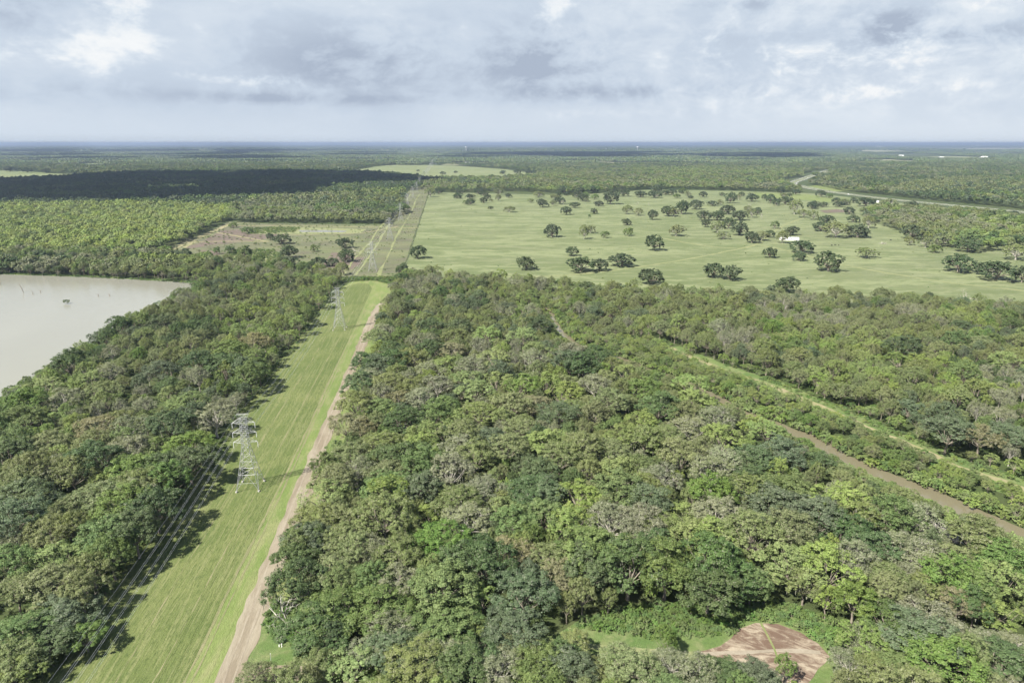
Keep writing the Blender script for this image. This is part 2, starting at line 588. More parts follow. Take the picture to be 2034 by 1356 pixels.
def densify(pts, step, jit, seed=0.0):
    out = []
    n = len(pts)
    for i in range(n):
        a, b = pts[i], pts[(i + 1) % n]
        L = (b - a).length
        k = max(1, min(160, int(L / step)))
        d = (b - a).normalized() if L > 0 else Vector((1, 0, 0))
        nrm = Vector((-d.y, d.x, 0))
        for j in range(k):
            p = a.lerp(b, j / k)
            w = jit * (pnoise(p.x + seed, p.y, 1.0 / (step * 2.2)) + 0.5 * pnoise(p.x, p.y + seed, 1.0 / (step * 0.9)))
            out.append(p + nrm * w * (0.0 if j == 0 else 1.0))
    return out


def sheet(name, pts, z, mat, step=8.0, jit=1.0, kind='structure', seed=0.0):
    pts = [Vector((p[0], p[1], 0)) for p in pts]
    pts = densify(pts, step, jit, seed)
    vs = [Vector((p.x, p.y, z)) for p in pts]
    tris = tessellate_polygon([vs])
    me = bpy.data.meshes.new(name)
    me.from_pydata([tuple(v) for v in vs], [], [tuple(x) for x in tris])
    me.update()
    up = sum(p.normal.z * p.area for p in me.polygons)
    if up < 0:
        me.flip_normals()
    me.materials.append(mat)
    o = link(name, me)
    if kind:
        o['kind'] = kind
    return o


def smooth_line(pts, n=8):
    """catmull-rom through points"""
    out = []
    for i in range(len(pts) - 1):
        p0 = pts[max(0, i - 1)]
        p1, p2 = pts[i], pts[i + 1]
        p3 = pts[min(len(pts) - 1, i + 2)]
        for j in range(n):
            t_ = j / n
            out.append(0.5 * ((2 * p1) + (p2 - p0) * t_ + (2 * p0 - 5 * p1 + 4 * p2 - p3) * t_ ** 2 + (3 * p1 - p0 - 3 * p2 + p3) * t_ ** 3))
    out.append(pts[-1].copy())
    return out


def ribbon(name, pts, width, z, mat, jit=0.4, n=8, kind='structure', seed=0.0):
    line = smooth_line([Vector((p[0], p[1], 0)) for p in pts], n)
    vs, fs = [], []
    for i, p in enumerate(line):
        d = (line[min(i + 1, len(line) - 1)] - line[max(i - 1, 0)]).normalized()
        nr = Vector((d.y, -d.x, 0))
        w = width(i / (len(line) - 1)) if callable(width) else width
        a = p - nr * (w / 2 + jit * pnoise(p.x + seed, p.y, 0.13))
        b = p + nr * (w / 2 + jit * pnoise(p.x, p.y + 31 + seed, 0.13))
        vs += [(a.x, a.y, z), (b.x, b.y, z)]
        if i:
            k = 2 * i
            fs.append((k - 2, k - 1, k + 1, k))
    me = bpy.data.meshes.new(name)
    me.from_pydata(vs, [], fs)
    me.update()
    if sum(p.normal.z for p in me.polygons) < 0:
        me.flip_normals()
    me.materials.append(mat)
    o = link(name, me)
    if kind:
        o['kind'] = kind
    return o, line


def P(lst):
    return [at(x, y) for x, y in lst]


EXT = 42000.0
gm = bpy.data.meshes.new('ground')
gm.from_pydata([(-EXT, -3000, 0), (EXT, -3000, 0), (EXT, EXT, 0), (-EXT, EXT, 0)], [], [(0, 1, 2, 3)])
gm.materials.append(G_FAR)
ground = link('ground', gm)
ground['kind'] = 'structure'

Z = 0.05
# mown power-line strip, its verge and the dirt track
STRIP_E = 374.0
sheet('mown_strip', [row(-260, -24), row(-260, 11), row(-100, 10.6), row(120, 10), row(STRIP_E - 20, 8), row(STRIP_E, 3), row(STRIP_E + 6, -6), row(STRIP_E - 8, -14), row(STRIP_E - 40, -22), row(120, -24)], Z, G_MOWN, 6, 0.5)
sheet('track_verge', [row(-260, 10.3), row(-260, 30), row(60, 28), row(300, 28), row(STRIP_E + 10, 30), row(STRIP_E + 30, 8), row(STRIP_E + 20, -12), row(STRIP_E - 20, -20), row(STRIP_E - 30, 7), row(120, 9.4)], Z * 0.6, G_VERGE, 6, 0.5)
track_pts = [row(-260, 20.4), row(-120, 20.2), row(-60, 19.8), row(0, 19.4), row(80, 19.2), row(180, 19.0), row(260, 19.4), row(285, 20.6), row(296, 22.5)]
ribbon('dirt_track', track_pts, lambda f: 6.3 + 0.5 * math.sin(f * 9), Z * 2, G_TRACK, 1.1, 30)
for k_, o_ in enumerate((-1.3, 1.1)):
    ribbon('wheel_rut', [p_ + LINE_RIGHT * (o_ + 0.25 * math.sin(i_ * 1.7 + k_)) for i_, p_ in enumerate(track_pts)], 0.55, Z * (2.4 + 0.1 * k_), G_RUT, 0.3, 30, seed=k_ * 9)
for k_, (t0_, w_) in enumerate(((10.4, 0.8), (12.0, 0.5), (3.0, 0.3), (-6.0, 0.25))):
    ribbon('mower_line', [row(-250 + i_ * 75, t0_ - 0.012 * max(0, i_ - 3) * 75 * 0.12 + 0.3 * math.sin(i_ * 2.1 + k_)) for i_ in range(8)], w_, Z * (1.3 + 0.1 * k_), G_DRY, 0.45, 40, seed=k_ * 5)
ribbon('track_branch', P([(470, 1338), (540, 1336), (600, 1338), (680, 1335)]), 5.2, Z * 2.2, G_TRACK, 0.5, 10)
sheet('corner_clearing', P([(505, 1190), (560, 1185), (600, 1255), (720, 1282), (900, 1278), (1100, 1262), (1160, 1225), (1300, 1200), (1470, 1195), (1560, 1200), (1660, 1235), (1700, 1300), (1670, 1350), (1600, 1400), (1380, 1330), (1200, 1302), (900, 1300), (700, 1305), (600, 1330), (490, 1330)]), Z * 1.2, G_GREEN, 3, 0.8)
ribbon('grass_path', P([(600, 1318), (760, 1300), (900, 1284), (1060, 1278), (1180, 1284), (1300, 1296), (1400, 1302)]), 2.4, Z * 1.8, G_PPATH, 0.9, 10)

# bare pad of scraped soil
pad_m, t, p, out = base_mat('scraped_soil')
v = wpos(t)
n1 = t.noise(t.vmath('MULTIPLY', rotpos(t, 0.5), (0.45, 1.0, 1)), 0.30, 6, 0.7, 2.6)
n2 = t.noise(v, 0.10, 3, 0.6, 0.4)
n3 = t.noise(v, 3.0, 3)
c = t.mix(t.ramp(t.math('ADD', t.math('MULTIPLY', n1, 0.6), t.math('MULTIPLY', n2, 0.5)), 0.49, 0.68), (0.108, 0.074, 0.053), (0.275, 0.235, 0.175))
c = t.mix(1.0, c, t_rgb(t, t.math('ADD', 0.7, t.math('MULTIPLY', n3, 0.6))), 'MULTIPLY')
t.put(p.inputs['Base Color'], c)
sheet('scraped_pad', P([(1380, 1296), (1430, 1283), (1452, 1268), (1466, 1250), (1500, 1237), (1545, 1239), (1590, 1256), (1625, 1278), (1648, 1304), (1625, 1328), (1600, 1362), (1575, 1380), (1545, 1345), (1500, 1322), (1440, 1310)]), Z * 2.4, pad_m, 3, 0.5)
ribbon('pad_grass_line', P([(1512, 1238), (1524, 1262), (1538, 1290), (1545, 1312)]), 0.55, Z * 3, G_VERGE, 0.2)
ribbon('pad_wheel_track', P([(1385, 1300), (1450, 1297), (1540, 1293), (1630, 1296)]), 1.4, Z * 2.8, G_RUT, 0.7)

# lake and creek
LAKE = P([(-1500, 545), (-500, 536), (0, 545), (190, 551), (398, 562), (304, 614), (190, 676), (95, 735), (0, 796)]) + [at(-330, 1010), at(-900, 1050)]
sheet('lake', LAKE, Z * 1.5, WATER_LAKE, 14, 0.8)
bank_far = [at(-300, 541), at(0, 543.5), at(190, 550), at(388, 561)]
ribbon('lake_levee', bank_far, 9, Z * 1.0, G_GREEN, 1.0)
shore_near = P([(396, 564), (300, 617), (190, 681), (95, 740), (0, 801), (-120, 882)])
ribbon('lake_shore', shore_near, 9, Z * 1.0, G_GREEN, 1.2)
CREEK = P([(1070, 596), (1094, 625), (1108, 650), (1150, 688), (1232, 714), (1290, 737), (1350, 756), (1412, 788), (1475, 822), (1545, 846), (1610, 876), (1690, 922), (1780, 956), (1860, 990), (1940, 1028), (2040, 1068), (2200, 1140)])
_, creek_line = ribbon('creek', CREEK, lambda f: 4.2 + 9.0 * f + 1.6 * math.sin(f * 31), Z * 1.5, WATER_CREEK, 1.6, 10)
sheet('creek_pool', P([(1868, 1042), (1925, 1040), (1945, 1060), (1920, 1082), (1872, 1076)]), Z * 2.0, WATER_POOL, 2, 0.5)
sheet('forest_pool', P([(1745, 1000), (1775, 1000), (1778, 1014), (1748, 1015)]), Z * 1.5, WATER_POOL, 2, 0.5)
TRAIL = P([(1330, 690), (1420, 728), (1480, 748), (1530, 765), (1600, 795), (1680, 828), (1740, 856), (1830, 893), (1900, 925), (1960, 945), (2034, 972), (2200, 1035)])
ribbon('trail_grass', TRAIL, 17, Z * 1.0, G_GREEN, 2.5, 10)
_, trail_line = ribbon('sandy_trail', TRAIL, lambda f: 3.2 + 1.6 * math.sin(f * 23), Z * 1.6, G_SAND, 1.2, 10, seed=9)
_, earth_line = ribbon('bare_earth_path', P([(1176, 602), (1188, 622), (1230, 648)]), 4.0, Z * 1.6, G_TRACK, 0.8)

# pasture and the fields
PAST_NEAR = [(800, 549), (960, 562), (1180, 582), (1400, 595), (1640, 603), (1880, 610), (2034, 622), (2400, 650)]
PASTURE = [row(395, 29)] + P(PAST_NEAR) + P([(2600, 480), (2034, 436), (1930, 418), (1740, 398), (1620, 384), (1480, 380), (1290, 377), (1130, 388), (852, 382)]) + [row(1480, 29)]
sheet('pasture', PASTURE, Z, G_PAST, 20, 2.0)
sheet('powerline_rough', [row(392, -30), row(392, 29), row(1480, 29), row(2200, 26), row(2200, -22), row(1480, -24), row(900, -27)], Z * 1.3, G_FIELD, 15, 1.0)
FIELD = P([(440, 530), (352, 508), (318, 498), (362, 478), (415, 460), (455, 440), (530, 444), (690, 446), (778, 447)]) + [row(690, -29), row(395, -29)] + P([(600, 538)])
sheet('brown_field', FIELD, Z, G_FIELD, 12, 1.5)
sheet('ploughed_patch', P([(345, 500), (405, 478), (440, 458), (520, 452), (590, 462), (520, 476), (400, 490)]), Z * 1.5, G_BARE, 10, 3)
sheet('ploughed_patch', P([(380, 518), (400, 497), (436, 500), (440, 522), (410, 526)]), Z * 1.7, G_BARE, 10, 3, seed=5)
sheet('ploughed_patch', P([(640, 530), (660, 500), (725, 512), (700, 535)]), Z * 1.7, G_BARE, 10, 3, seed=8)
sheet('reed_patch', P([(440, 508), (470, 498), (540, 496), (565, 508), (545, 520), (470, 520)]), Z * 1.9, G_PPATH, 6, 2)
sheet('field_pond', P([(590, 457.5), (640, 457), (690, 458.5), (682, 461.5), (600, 461)]), Z * 2.0, WATER_LAKE, 8, 1.5)
sheet('field_green', P([(478, 459), (530, 452), (600, 452), (728, 455), (716, 464), (590, 464.5), (500, 465)]), Z * 1.7, G_PPATH, 10, 2)
tracks = [([(350, 504), (370, 489), (386, 481)], 5), ([(378, 481), (440, 479.5), (535, 480)], 5), ([(425, 461), (470, 469), (532, 480)], 4.5),
          ([(465, 448), (560, 449), (700, 451), (830, 453)], 5), ([(330, 500), (400, 470), (455, 446)], 9), ([(575, 467), (640, 466), (700, 464), (745, 459), (790, 450)], 4)]
for i, (q, w) in enumerate(tracks):
    ribbon('field_track', P(q), w, Z * (2.3 + 0.2 * i), G_SAND, 1.0, seed=i * 7)
for i, (s0, s1, t0, t1, w) in enumerate([(395, 1500, -14, -12, 2.4), (395, 1500, 7, 9, 2.4), (392, 900, -26, -24, 2.6)]):
    ribbon('line_track', [row(s0 + (s1 - s0) * k / 6, t0 + (t1 - t0) * k / 6 + 1.5 * math.sin(k * 2 + i)) for k in range(7)], w, Z * (3.8 + 0.2 * i), G_PPATH, 2.2, seed=i * 3)
ribbon('pasture_hedge_line', [row(395, 29.5), row(700, 30), row(1100, 30), row(1450, 30)], 2.2, Z * 1.6, G_FOREST, 1.2)
PT = [([(1190, 541), (1290, 527), (1380, 512), (1440, 500), (1500, 486), (1530, 466), (1560, 446), (1600, 432)], 6), ([(1500, 486), (1560, 497), (1660, 523), (1780, 545), (1900, 563), (2040, 578)], 6),
      ([(960, 549), (1080, 549), (1190, 541)], 7), ([(1300, 470), (1380, 485), (1460, 494)], 7), ([(1570, 470), (1640, 467), (1700, 471)], 5), ([(822, 421), (900, 421), (1000, 423)], 4)]
for i, (q, w) in enumerate(PT):
    ribbon('pasture_path', P(q), w * 0.7, Z * (1.5 + 0.2 * i), G_PPATH if i < 5 else G_FIELD, 2.4, seed=i * 5)
sheet('far_pasture', P([(690, 341), (742, 331), (790, 327), (900, 329), (1000, 336), (1068, 346), (1066, 353), (1000, 356), (880, 354), (850, 358), (830, 352), (780, 347)]), Z * 2, G_FARFIELD, 60, 10)
sheet('far_pasture', P([(-150, 350), (-20, 338), (60, 341), (110, 345), (180, 347), (140, 353), (60, 358), (-100, 366)]), Z * 2, G_FARFIELD, 60, 12, seed=40)
sheet('far_pasture', P([(150, 325), (205, 324.5), (225, 329), (200, 333), (160, 331)]), Z * 2.4, G_FARFIELD, 80, 12, seed=80)
sheet('far_pasture', P([(1310, 345), (1340, 341), (1400, 344), (1390, 349), (1340, 350)]), Z * 2.4, G_PALE, 60, 8, seed=20)
sheet('far_pasture', P([(1590, 372), (1640, 366), (1700, 378), (1660, 381)]), Z * 2.4, G_VERGE, 30, 4, seed=20)
sheet('far_strip', P([(430, 321.4), (560, 320.8), (760, 322), (760, 323), (560, 322), (430, 322.6)]), Z * 2.4, G_PALE, 90, 5)
sheet('far_pasture', P([(1480, 392), (1500, 383), (1600, 386), (1700, 399), (1640, 402), (1560, 394)]), Z * 2.8, G_VERGE, 30, 4, seed=33)
sheet('bare_patch', P([(1628, 419), (1660, 415.5), (1688, 418), (1680, 422), (1640, 423)]), Z * 2.8, G_BARE, 12, 2)
for i, q in enumerate([[(1020, 310.5), (1100, 308.5), (1125, 310), (1060, 312.5)], [(1640, 300), (1760, 297), (1800, 300), (1700, 303)], [(1850, 296), (2040, 294), (2200, 297), (1950, 300)],
                       [(1740, 312), (1900, 311), (2040, 314), (1900, 318)], [(960, 292.5), (1080, 291.5), (1100, 292.8), (990, 294)], [(1900, 318), (2100, 316), (2200, 323), (2000, 326)], [(400, 301), (520, 300), (540, 301.5), (440, 302.5)]]):
    sheet('far_field', P(q), Z * 2.4, G_PALE, 300, 40, seed=i * 11)

FAR_FIELDS = []
frng = random.Random(21)
for i in range(70):
    y = 4200 * (36000 / 4200) ** (frng.random() ** 1.25)
    x = frng.uniform(-0.75, 0.8) * y
    if x < -0.1 * y and frng.random() < 0.6:
        continue
    wx, wy = y * frng.uniform(0.03, 0.12), y * frng.uniform(0.025, 0.07)
    a_ = frng.uniform(-0.25, 0.25)
    q = [Vector((x + (cx * math.cos(a_) - cy * math.sin(a_)), y + (cx * math.sin(a_) + cy * math.cos(a_)), 0)) for cx, cy in ((-wx, -wy), (wx, -wy * 0.8), (wx * 0.9, wy), (-wx * 0.8, wy * 0.9))]
    FAR_FIELDS.append([(p_.x, p_.y) for p_ in q])
    sheet('far_field', q, 0.3 + i * 0.02, (G_PALE, G_FARFIELD, G_PALE)[i % 3], 200, 30, seed=i)

# highway: two carriageways beside a grass median
HWY = P([(2240, 440), (2034, 421.5), (1930, 411.5), (1830, 402), (1740, 392.5), (1650, 381), (1596, 371), (1574, 364), (1596, 355), (1640, 340), (1652, 334)])
HW1, HW_line = ribbon('highway', HWY, 30, Z * 3.2, G_ROAD, 1.0, 14)
ribbon('highway_median', HWY, 11, Z * 3.8, G_FARFIELD, 0.8, 14)
for o in (HW1,):
    pass
for k, off in enumerate((-11, 11)):
    ln = []
    for i, q in enumerate(HW_line):
        d = (HW_line[min(i + 1, len(HW_line) - 1)] - HW_line[max(i - 1, 0)]).normalized()
        ln.append(q + Vector((d.y, -d.x, 0)) * off)
    ribbon('lane_marking', ln[::6] + [ln[-1]], 0.35, Z * 4.2, WHITEP, 0.0, 8)


# ------------------------------------------------------------------ tree prototypes
def unit(n, rng):
    v = rng.normal(size=(n, 3))
    return v / np.linalg.norm(v, axis=1)[:, None]


def leaf_quads(c, nrm, size, rng):
    """rhombic leaf sprays at centres c facing nrm"""
    n = len(c)
    t_ = np.cross(nrm, unit(n, rng))
    t_ /= np.linalg.norm(t_, axis=1)[:, None] + 1e-9
    b = np.cross(nrm, t_)
    s = size[:, None]
    asp = rng.uniform(0.45, 0.8, n)[:, None]
    v = np.empty((n, 4, 3))
    v[:, 0] = c - t_ * s
    v[:, 1] = c - b * s * asp + t_ * s * 0.1
    v[:, 2] = c + t_ * s
    v[:, 3] = c + b * s * asp - t_ * s * 0.1
    f = np.arange(n * 4).reshape(n, 4)
    return v.reshape(-1, 3), f


def crown_points(rng, R, V, z0, nl, lr, ns, per, phimax=1.95, up=0.35, hole=0.0, sprawl=1.0, env=0.0):
    """two-level clumps: lobes over a dome, sprays over each lobe"""
    cs, ns_ = [], []
    lobes = []
    az0 = rng.uniform(0, 6.28)
    skew = rng.normal(0, 0.12, 2) * R
    for i in range(nl):
        f = (i + 0.5) / nl
        ph = math.acos(1 - f * (1 - math.cos(phimax)))
        az = az0 + i * 2.39996 + rng.normal(0, 0.35)
        rr = rng.uniform(0.52, 0.86) * sprawl if i > 1 else rng.uniform(0.2, 0.5)
        L = np.array([math.sin(ph) * math.cos(az) * R * rr + skew[0] * math.cos(ph), math.sin(ph) * math.sin(az) * R * rr + skew[1] * math.cos(ph),
                      z0 + math.cos(ph) * V * rng.uniform(0.55, 0.85)])
        r = R * rng.uniform(*lr)
        lobes.append((L, r))
    lobes.append((np.array([0, 0, z0 + V * 0.1]), R * 0.5))
    ctr = np.array([0, 0, z0 - V * 0.35])
    for L, r in lobes:
        if rng.random() < hole:
            continue
        out = (L - ctr) / (np.linalg.norm(L - ctr) + 1e-6)
        d = unit(ns * 3, rng)
        score = d @ out + 0.5 * d[:, 2] + rng.normal(0, 0.25, len(d))
        d = d[np.argsort(-score)[:ns]]
        for q in d:
            c0 = L + q * r * rng.uniform(0.60, 1.08)
            rs = r * rng.uniform(0.17, 0.36)
            n = int(per * rng.uniform(0.7, 1.3))
            e_ = unit(n, rng)
            e_[:, 2] = np.abs(e_[:, 2]) * 0.55 + e_[:, 2] * 0.45
            pts = c0 + e_ * rs * rng.uniform(0.5, 1.1, n)[:, None] * np.array([1.0, 1.0, 0.95])
            nn = e_ * 0.9 + q * 0.35 + unit(n, rng) * 0.65 + np.array([0, 0, up * 0.7])
            nn /= np.linalg.norm(nn, axis=1)[:, None]
            cs.append(pts)
            ns_.append(nn)
    # loose sprays over the whole dome tie the lobes together
    n = int(env * sum(len(q) for q in cs))
    if n:
        d = unit(n * 2, rng)
        d = d[d[:, 2] > -0.25][:n]
        o3 = rng.uniform(0, 50, 3)
        w = np.array([mnoise.noise(Vector(q * 2.1 + o3)) + 0.5 * mnoise.noise(Vector(q * 5.0 + o3)) for q in d])
        pts = np.array([0, 0, z0]) + d * np.array([R * 0.90, R * 0.90, V * 0.92]) * ((1 + 0.24 * w) * rng.uniform(0.86, 1.03, len(d)))[:, None]
        nn = d * 0.8 + unit(len(d), rng) * 0.9 + np.array([0, 0, up * 0.7])
        nn /= np.linalg.norm(nn, axis=1)[:, None]
        cs.append(pts)
        ns_.append(nn)
    return np.concatenate(cs), np.concatenate(ns_), lobes


def branch_mesh(name, lobes, rng, r0, hfork, mat, lean=0.0, n=6, twigs=0):
    mb = MB()
    base = Vector((0, 0, -0.3))
    fork = Vector((rng.normal(0, 0.3) + lean, rng.normal(0, 0.3), hfork))
    mid = Vector((fork.x * 0.3, fork.y * 0.3 + rng.normal(0, 0.15), hfork * 0.5))
    mb.tube([base, mid, fork], [r0 * 1.35, r0 * 0.9, r0 * 0.8], n)
    for L, r in lobes:
        e_ = Vector(L)
        k = fork.lerp(e_, 0.5) + Vector((rng.normal(0, 0.4), rng.normal(0, 0.4), rng.uniform(-0.3, 0.6)))
        mb.tube([fork, k, e_], [r0 * 0.5, r0 * 0.3, r0 * 0.12], 4)
        for _ in range(twigs):
            q = unit(1, rng)[0]
            q[2] = abs(q[2]) * 0.8
            tip = e_ + Vector(q) * r * rng.uniform(0.9, 1.25)
            mb.bar(e_.lerp(k, rng.uniform(0, 0.5)), tip, r0 * 0.10, r0 * 0.03, 3)
    return mb.mesh(name, [mat])


PROTO = {}     # kind -> list of dicts(crown, trunk, moss)


def make_proto(kind, seed, R=6.0, V=4.4, z0=8.2, nl=15, lr=(0.30, 0.46), ns=13, per=44, leaf=0.24, mat=None, hole=0.0, phimax=1.95, moss=0, trunk=0.3, hf=3.8, up=0.35, sprawl=1.0, bark=None, twigs=0, env=0.0):
    rng = np.random.default_rng(seed)
    c, nrm, lobes = crown_points(rng, R, V, z0, nl, lr, ns, per, phimax, up, hole, sprawl, env)
    keep = c[:, 2] > 0.25
    c, nrm = c[keep], nrm[keep]
    size = leaf * rng.uniform(0.6, 1.4, len(c))
    v, f = leaf_quads(c, nrm, size, rng)
    rnd = np.repeat(rng.random(len(c)), 4)
    cm = mesh_np('crown', v, f, [mat or LM[kind]], attr=rnd)
    tm = branch_mesh('trunk', lobes, rng, trunk, hf, bark or BARK, twigs=twigs)
    d = {'crown': cm, 'trunk': tm, 'moss': None}
    if moss:
        pts = []
        for L, r in lobes:
            for _ in range(moss):
                q = unit(1, rng)[0]
                pts.append(np.array(L) + q * r * np.array([0.95, 0.95, 0.5]) - np.array([0, 0, 0.2 * r]))
        pts = np.array(pts)
        n = len(pts)
        ln = rng.uniform(0.5, 1.7, n)
        a = rng.uniform(0, 6.28, n)
        t_ = np.stack([np.cos(a), np.sin(a), np.zeros(n)], 1) * rng.uniform(0.06, 0.16, n)[:, None]
        vv = np.empty((n, 4, 3))
        vv[:, 0] = pts - t_
        vv[:, 1] = pts + t_
        vv[:, 2] = pts + t_ * 0.3 - np.stack([np.zeros(n), np.zeros(n), ln], 1)
        vv[:, 3] = pts - t_ * 0.3 - np.stack([np.zeros(n), np.zeros(n), ln], 1)
        d['moss'] = mesh_np('hanging_moss', vv.reshape(-1, 3), np.arange(n * 4).reshape(n, 4), [MOSSMAT])
    PROTO.setdefault(kind, []).append(d)


KINDS_ = 'DBOGLMT'
PARAM = {
    'D': dict(env=0.05, ns=17, leaf=0.1364, per=72, nl=16, lr=(0.28, 0.44), V=5.0, moss=3),
    'B': dict(env=0.05, ns=17, leaf=0.1276, per=77, nl=15, lr=(0.30, 0.46), V=5.3),
    'O': dict(env=0.05, ns=17, leaf=0.1188, per=70, nl=17, lr=(0.26, 0.42), V=4.9, moss=4, twigs=2),
    'G': dict(env=0.05, ns=17, leaf=0.1452, per=65, nl=15, lr=(0.28, 0.46), V=5.8, z0=8.2),
    'L': dict(env=0.05, ns=17, leaf=0.1364, per=57, nl=15, lr=(0.24, 0.42), V=5.3, hole=0.06, up=0.5),
    'M': dict(env=0.05, ns=17, leaf=0.11, per=57, nl=17, lr=(0.24, 0.42), V=4.4, hole=0.10, moss=9, twigs=5, bark=BARKPALE),
    'T': dict(env=0.05, ns=17, leaf=0.1188, per=60, nl=16, lr=(0.26, 0.42), V=4.4, moss=4, hole=0.05, twigs=3),
}
for i, k in enumerate(KINDS_):
    for j in range(3):
        make_proto(k, 100 + i * 10 + j, **PARAM[k])
for j in range(5):
    make_proto('P', 300 + j, R=6.0, V=4.3, z0=4.4, nl=19, lr=(0.26, 0.44), ns=13, per=44, leaf=0.25, phimax=2.35, hf=1.6, trunk=0.45, sprawl=1.05, moss=2)
for j in range(3):
    make_proto('Q', 330 + j, R=6.0, V=4.2, z0=4.9, nl=18, lr=(0.24, 0.40), ns=11, per=40, leaf=0.23, phimax=2.15, hf=1.8, trunk=0.4, sprawl=1.05, moss=8, twigs=4, hole=0.08, mat=LM['O'], bark=BARKPALE)
for j in range(2):
    make_proto('R', 340 + j, R=6.0, V=4.2, z0=4.5, nl=17, lr=(0.26, 0.42), ns=12, per=40, leaf=0.25, phimax=2.25, hf=2.0, trunk=0.4, mat=LM['G'])
# low undergrowth mounds
for j in range(3):
    make_proto('U', 360 + j, R=2.4, V=1.2, z0=0.7, nl=8, lr=(0.34, 0.5), ns=9, per=22, leaf=0.17, phimax=1.7, hf=0.4, trunk=0.06)
for j in range(2):
    make_proto('S', 370 + j, R=2.6, V=1.7, z0=1.5, nl=9, lr=(0.32, 0.48), ns=10, per=24, leaf=0.19, phimax=1.9, hf=0.7, trunk=0.08, mat=LM['L'])
for j in range(2):
    make_proto('W', 380 + j, R=2.6, V=1.7, z0=1.5, nl=9, lr=(0.32, 0.48), ns=10, per=24, leaf=0.19, phimax=1.9, hf=0.7, trunk=0.08, mat=LM['G'])


def dead_proto(seed, h=10.0, spread=1.0):
    rng = np.random.default_rng(seed)
    tr, br = MB(), MB()

    def grow(p, d, L, r, lev):
        q = p + d * L * 0.5 + Vector(rng.normal(0, 0.08 * L, 3))
        e_ = p + d * L + Vector(rng.normal(0, 0.10 * L, 3))
        (tr if lev == 0 else br).tube([p, q, e_], [r, r * 0.8, r * 0.6], 5 if lev < 2 else 3)
        if lev >= 4:
            return
        for k in range(3 if lev < 3 else 2):
            nd = (d * 0.75 + Vector(rng.normal(0, 0.55 * spread, 3)) + Vector((0, 0, 0.18))).normalized()
            grow(q.lerp(e_, rng.uniform(0.1, 1.0)), nd, L * rng.uniform(0.55, 0.8), r * 0.55, lev + 1)
    grow(Vector((0, 0, -0.3)), Vector((0.05, 0, 1)).normalized(), h * 0.36, 0.26, 0)
    PROTO.setdefault('X', []).append({'trunk': tr.mesh('trunk', [BARKPALE]), 'crown': br.mesh('bare_branches', [BARKPALE]), 'moss': None})


for j in range(3):
    dead_proto(400 + j, 11.0, 1.0 + 0.15 * j)

# middle and far woods: the same crowns with fewer, larger leaf sprays
LOD = {}


def lod_crown(kind, seed, level):
    rng = np.random.default_rng(seed)
    pr = dict(D=(4.3, 8.0), B=(4.4, 8.0), O=(4.2, 8.0), G=(4.7, 8.2), L=(4.4, 8.0), M=(4.2, 8.0), T=(4.2, 8.0), Y=(4.2, 8.0))[kind]
    if level == 1:
        c, nrm, lobes = crown_points(rng, 6.0, pr[0], pr[1], 14, (0.3, 0.46), 10, 14, 1.85, 0.9)
        size = 0.52 * rng.uniform(0.6, 1.4, len(c))
    else:
        c, nrm, lobes = crown_points(rng, 6.0, pr[0], pr[1], 10, (0.34, 0.5), 6, 7, 1.8, 0.9)
        size = 1.0 * rng.uniform(0.6, 1.35, len(c))
    v, f = leaf_quads(c, nrm, size, rng)
    me = mesh_np('far_crown', v, f, [LM[kind]], attr=np.repeat(rng.random(len(c)), 4))
    LOD.setdefault((kind, level), []).append(me)


for i, k in enumerate(KINDS_ + 'Y'):
    for lv in (1, 2):
        for j in range(2):
            lod_crown(k, 500 + i * 20 + lv * 5 + j, lv)


def patch_proto(seed, side, ncr, rad, quads, kinds):
    """a block of far woodland, many crowns in one mesh"""
    rng = np.random.default_rng(seed)
    vs, fs, rn, mi = [], [], [], []
    base = 0
    for i in range(ncr):
        x, y = rng.uniform(-side / 2, side / 2, 2)
        R = rad * rng.uniform(0.7, 1.3)
        d = unit(quads, rng)
        d[:, 2] = np.abs(d[:, 2])
        hh = rng.uniform(6.5, 10.5)
        c = np.array([x, y, hh]) + d * np.array([R, R, min(R * 0.6, 4.5)])
        nn = d + unit(quads, rng) * 0.4
        nn /= np.linalg.norm(nn, axis=1)[:, None]
        v, f = leaf_quads(c, nn, R * rng.uniform(0.42, 0.7, quads), rng)
        vs.append(v)
        fs.append(f + base)
        base += len(v)
        rn.append(np.full(len(v), rng.random()))
        mi.append(np.full(quads, rng.integers(0, len(kinds))))
    me = mesh_np('wood_patch', np.concatenate(vs), np.concatenate(fs), [LM[k] for k in kinds], attr=np.concatenate(rn))
    me.polygons.foreach_set('material_index', np.concatenate(mi).astype(np.int32))
    return me


PATCH_A = [patch_proto(700 + j, 120, 150, 6.6, 12, 'DGOBD') for j in range(3)]
PATCH_B = [patch_proto(720 + j, 620, 620, 17.0, 7, 'DGOBD') for j in range(2)]

# ------------------------------------------------------------------ scattering
SRC = bpy.data.collections.new('leaf_sources')


def src_obj(me):
    if me.name in SRC_BY:
        return SRC_BY[me.name]
    o = bpy.data.objects.new(me.name, me)
    SRC.objects.link(o)
    SRC_BY[me.name] = o
    return o


SRC_BY = {}


